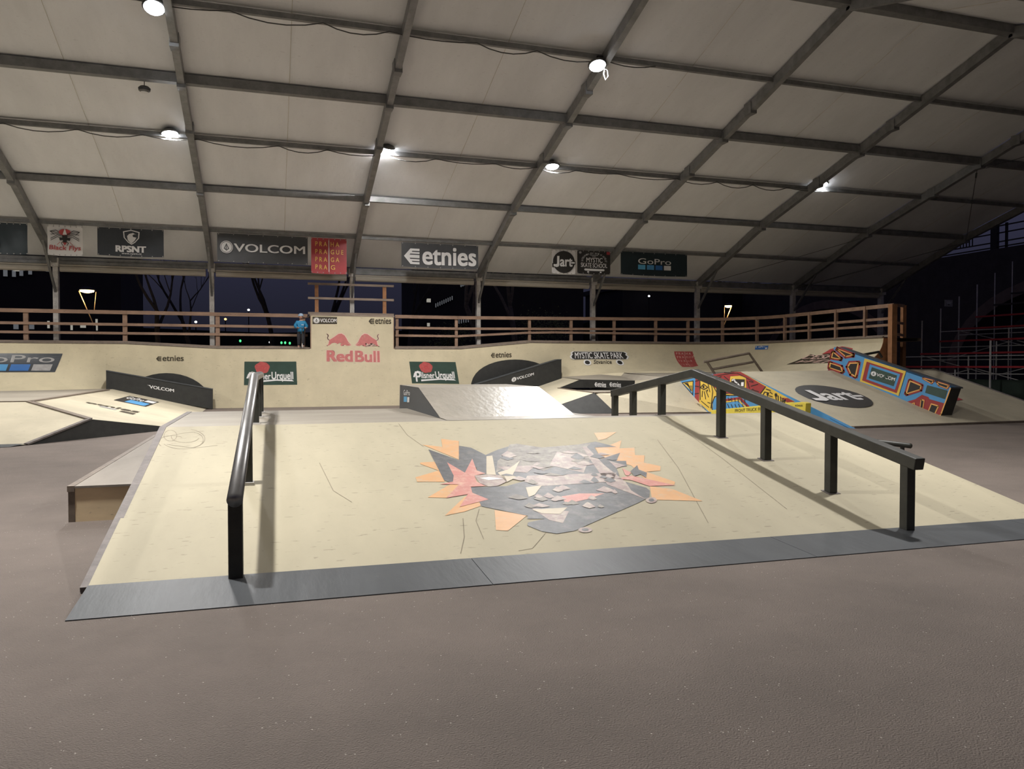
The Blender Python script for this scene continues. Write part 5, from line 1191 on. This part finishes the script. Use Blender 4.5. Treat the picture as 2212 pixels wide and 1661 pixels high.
for px, py, w_, h_, mt in ((8, 597, .25, .45, 'win_dim'), (12, 583, .25, .30, 'win_dim'), (27, 598, .22, .55, 'win_dim'), (30, 586, .35, .40, 'win_lit'), (43, 596, .22, .40, 'win_dim'), (45, 585, .25, .35, 'win_dim'), (62, 593, .22, .40, 'win_dim'), (66, 583, .4, .28, 'win_lit'),
                           (100, 587, .3, .40, 'win_dim'), (138, 587, .3, .3, 'win_dim'), (30, 711, .3, .35, 'win_dim'), (64, 711, .3, .3, 'win_dim'), (103, 709, .15, .5, 'win_lit'), (120, 710, .15, .55, 'win_lit'),
                           (153, 713, .14, .45, 'win_lit'), (174, 708, .35, .22, 'win_lit'), (207, 714, .14, .8, 'win_lit')):
    p_ = onY(px, py, 60); ws.append((p_.x, p_.z, w_, h_, mt))
building(onY(-60, 700, 60).x, onY(262, 700, 60).x, 60, 15.5, 10, 'dark building with a few lit windows behind the railing at far left', ws)
ws = []
for k_ in range(9): p_ = onY(940+4.4*k_, 664-2.0*k_, 58); ws.append((p_.x, p_.z, .07, .30, 'win_dim'))
for k_ in range(8): p_ = onY(985+5.0*k_, 700-.8*k_, 58); ws.append((p_.x, p_.z, .07, .34, 'win_dim'))
for k_ in range(3): p_ = onY(994+4*k_, 620-1.5*k_, 58); ws.append((p_.x, p_.z, .10, .4, 'win_dim'))
for px, py, w_, h_ in ((921, 653, .32, .28), (1022, 701, .14, .5), (922, 705, .22, .26), (1105, 697, .16, .4)): p_ = onY(px, py, 58); ws.append((p_.x, p_.z, w_, h_, 'win_lit'))
building(onY(905, 700, 58).x, onY(1260, 700, 58).x, 58, 8.6, 8, 'dark terraced building with rows of tiny lit windows behind the middle of the railing', ws)
building(onY(1345, 700, 59).x, onY(1560, 700, 59).x, 59, 8.0, 8, 'dark unlit building behind the railing right of the middle', [])

def street_lamp(px, py, Y, lb, sc_=1.0, fl=1):
    p_ = onY(px, py, Y); t = thing('street_lamp', (p_.x+.3*fl, Y, 0), lb, 'street lamp', 'street lamps in the park')
    MB().tube([(p_.x+.3*fl, Y, 0), (p_.x+.3*fl, Y, p_.z-1.7*sc_)], .07, 8).build('pole', 'iron', t)
    MB().tube([(p_.x+.3*fl, Y, p_.z-1.75*sc_), (p_.x-.36*sc_*fl, Y, p_.z-.02)], .03, 6).build('arm', 'street_arm' , t)
    MB().tube([(p_.x+.3*fl, Y, p_.z-1.1*sc_), (p_.x+.40*sc_*fl, Y, p_.z-.05)], .022, 6).build('arm', 'street_arm', t)
    MB().lathe((p_.x, Y, p_.z+.03), [(.36*sc_, 0), (.33*sc_, .08), (.12*sc_, .16)], 16).build('lamp_shade', 'iron', t)
    MB().lathe((p_.x, Y, p_.z-.10), [(.12*sc_, 0), (.30*sc_, .05), (.32*sc_, .12)], 16).build('lens', 'street_warm', t)
    l = bpy.data.lights.new('street_light', 'POINT'); l.energy = 60; l.color = (1, .7, .35); l.shadow_soft_size = .2
    lo = bpy.data.objects.new('light_source', l); COL.objects.link(lo); lo.parent = t; lo.location = V((p_.x, Y, p_.z-.35))-t.location
street_lamp(188, 628, 42, 'warm glowing street lamp in the dark park at left')
street_lamp(1573, 661, 44, 'warm glowing street lamp beyond the railing at right', .72, -1)
for px, py, Y, mt, lb in ((423, 696, 57, 'bead_white', 'white distant park light behind the left railing'), (487, 690, 57, 'bead_orange', 'orange distant park light beside the second tent post'),
                          (519, 737, 50, 'bead_green', 'green light low behind the left railing'), (608, 741, 50, 'bead_green', 'green light left of the child, leftmost of a low row'),
                          (616, 741, 50, 'bead_green', 'green light left of the child, in the middle of a low row'), (626, 742, 50, 'bead_green', 'green light left of the child, nearest to the child'),
                          (584, 740, 50, 'bead_white', 'white light low behind the railing left of the child'), (537, 670, 60, 'bead_white', 'tiny white light above the left railing'), (1402, 640, 58, 'bead_white', 'tiny white light above the right railing')):
    p_ = onY(px, py, Y); t = thing('park_light', (p_.x, Y, 0), lb, 'light', 'small distant lights')
    MB().tube([(p_.x, Y, 0), (p_.x, Y, p_.z-.06)], .04, 6).build('pole', 'iron', t)
    r_ = .085 if mt == 'bead_white' or mt == 'bead_orange' else .06
    MB().lathe((p_.x, Y, p_.z-.06), [(.02, 0), (r_, .04), (r_, .12), (.02, .16)], 10).build('lens', mt, t)

def tree(x, y, h, lb, mt='bark', seed=0, lean=0, leafy=False, spread=1.0):
    rnd = random.Random(seed); t = thing('leafy_tree' if leafy else 'bare_tree', (x, y, 0), lb, 'tree', 'trees outside the tent'); m = MB(); tips = []
    def br(p, d, L, r, dep):
        pts = [p]; rr_ = [r]; n = 4; dd = d.copy()
        for i in range(n):
            dd = (dd+V((rnd.uniform(-.16, .16), rnd.uniform(-.16, .16), rnd.uniform(-.02, .10)))).normalized(); pts.append(pts[-1]+dd*L/n); rr_.append(r*(1-.45*(i+1)/n))
        m.tube(pts, rr_, 6 if dep < 2 else 4, cap=False)
        if dep >= 2: tips.append(pts[-1]); tips.append(pts[2])
        if dep < (3 if leafy else 4):
            for k in range(3 if dep < 3 else 2):
                a = rnd.uniform(0, 6.28); s_ = rnd.uniform(.35, .75)*spread; nd = (dd+V((math.cos(a)*s_, math.sin(a)*s_, .15))).normalized()
                br(pts[-1] if k else pts[3], nd, L*rnd.uniform(.55, .78), rr_[-1]*.8, dep+1)
    br(V((x, y, 0)), V((lean, 0, 1)).normalized(), h*.38, h*.018, 0)
    m.build('branches', mt, t)
    if leafy:
        m = MB()
        for q in tips:
            for k in range(16):
                c = q+V((rnd.gauss(0, .28), rnd.gauss(0, .28), rnd.gauss(0, .25))); u = V((rnd.uniform(-1, 1), rnd.uniform(-1, 1), rnd.uniform(-1, 1))).normalized(); v_ = u.orthogonal().normalized(); s_ = rnd.uniform(.035, .07)
                m.add([c-u*s_, c+v_*s_*.6, c+u*s_, c-v_*s_*.6], [(0, 1, 2, 3)])
        o = m.build('leaves', 'leaf', t); o['kind'] = 'stuff'
for i, (px, Y, h, ln, mt, lb) in enumerate(((340, 47, 12, .05, 'bark', 'bare tree forking left of the second tent post'), (430, 49, 11, -.12, 'bark', 'bare leaning tree just left of the second tent post'),
        (590, 46, 12, .0, 'bark', 'bare tree between second post and the child'), (700, 50, 13, .08, 'bark', 'bare tree behind the raised railing'), (880, 44, 12, -.05, 'bark', 'bare tree right of the raised railing'),
        (1062, 36, 12, -.20, 'bark_pale', 'pale leaning trunk just right of the fourth post'), (1128, 37, 12, -.10, 'bark_pale', 'pale trunk lit by the hall left of the yellow-green tree'), (1300, 48, 12, .05, 'bark', 'bare tree behind the fifth post'))):
    p_ = onY(px, 700, Y); tree(p_.x, Y, h, lb, mt, 11+i, ln)
p_ = onY(1175, 700, 36); tree(p_.x, 36, 4.6, 'small yellow-green leafy tree lit behind the railing', 'bark', 5, 0, True)
p_ = onY(965, 700, 37); tree(p_.x, 37, 3.9, 'small sparse leafy tree left of the fourth post', 'bark', 8, 0, True, .7)
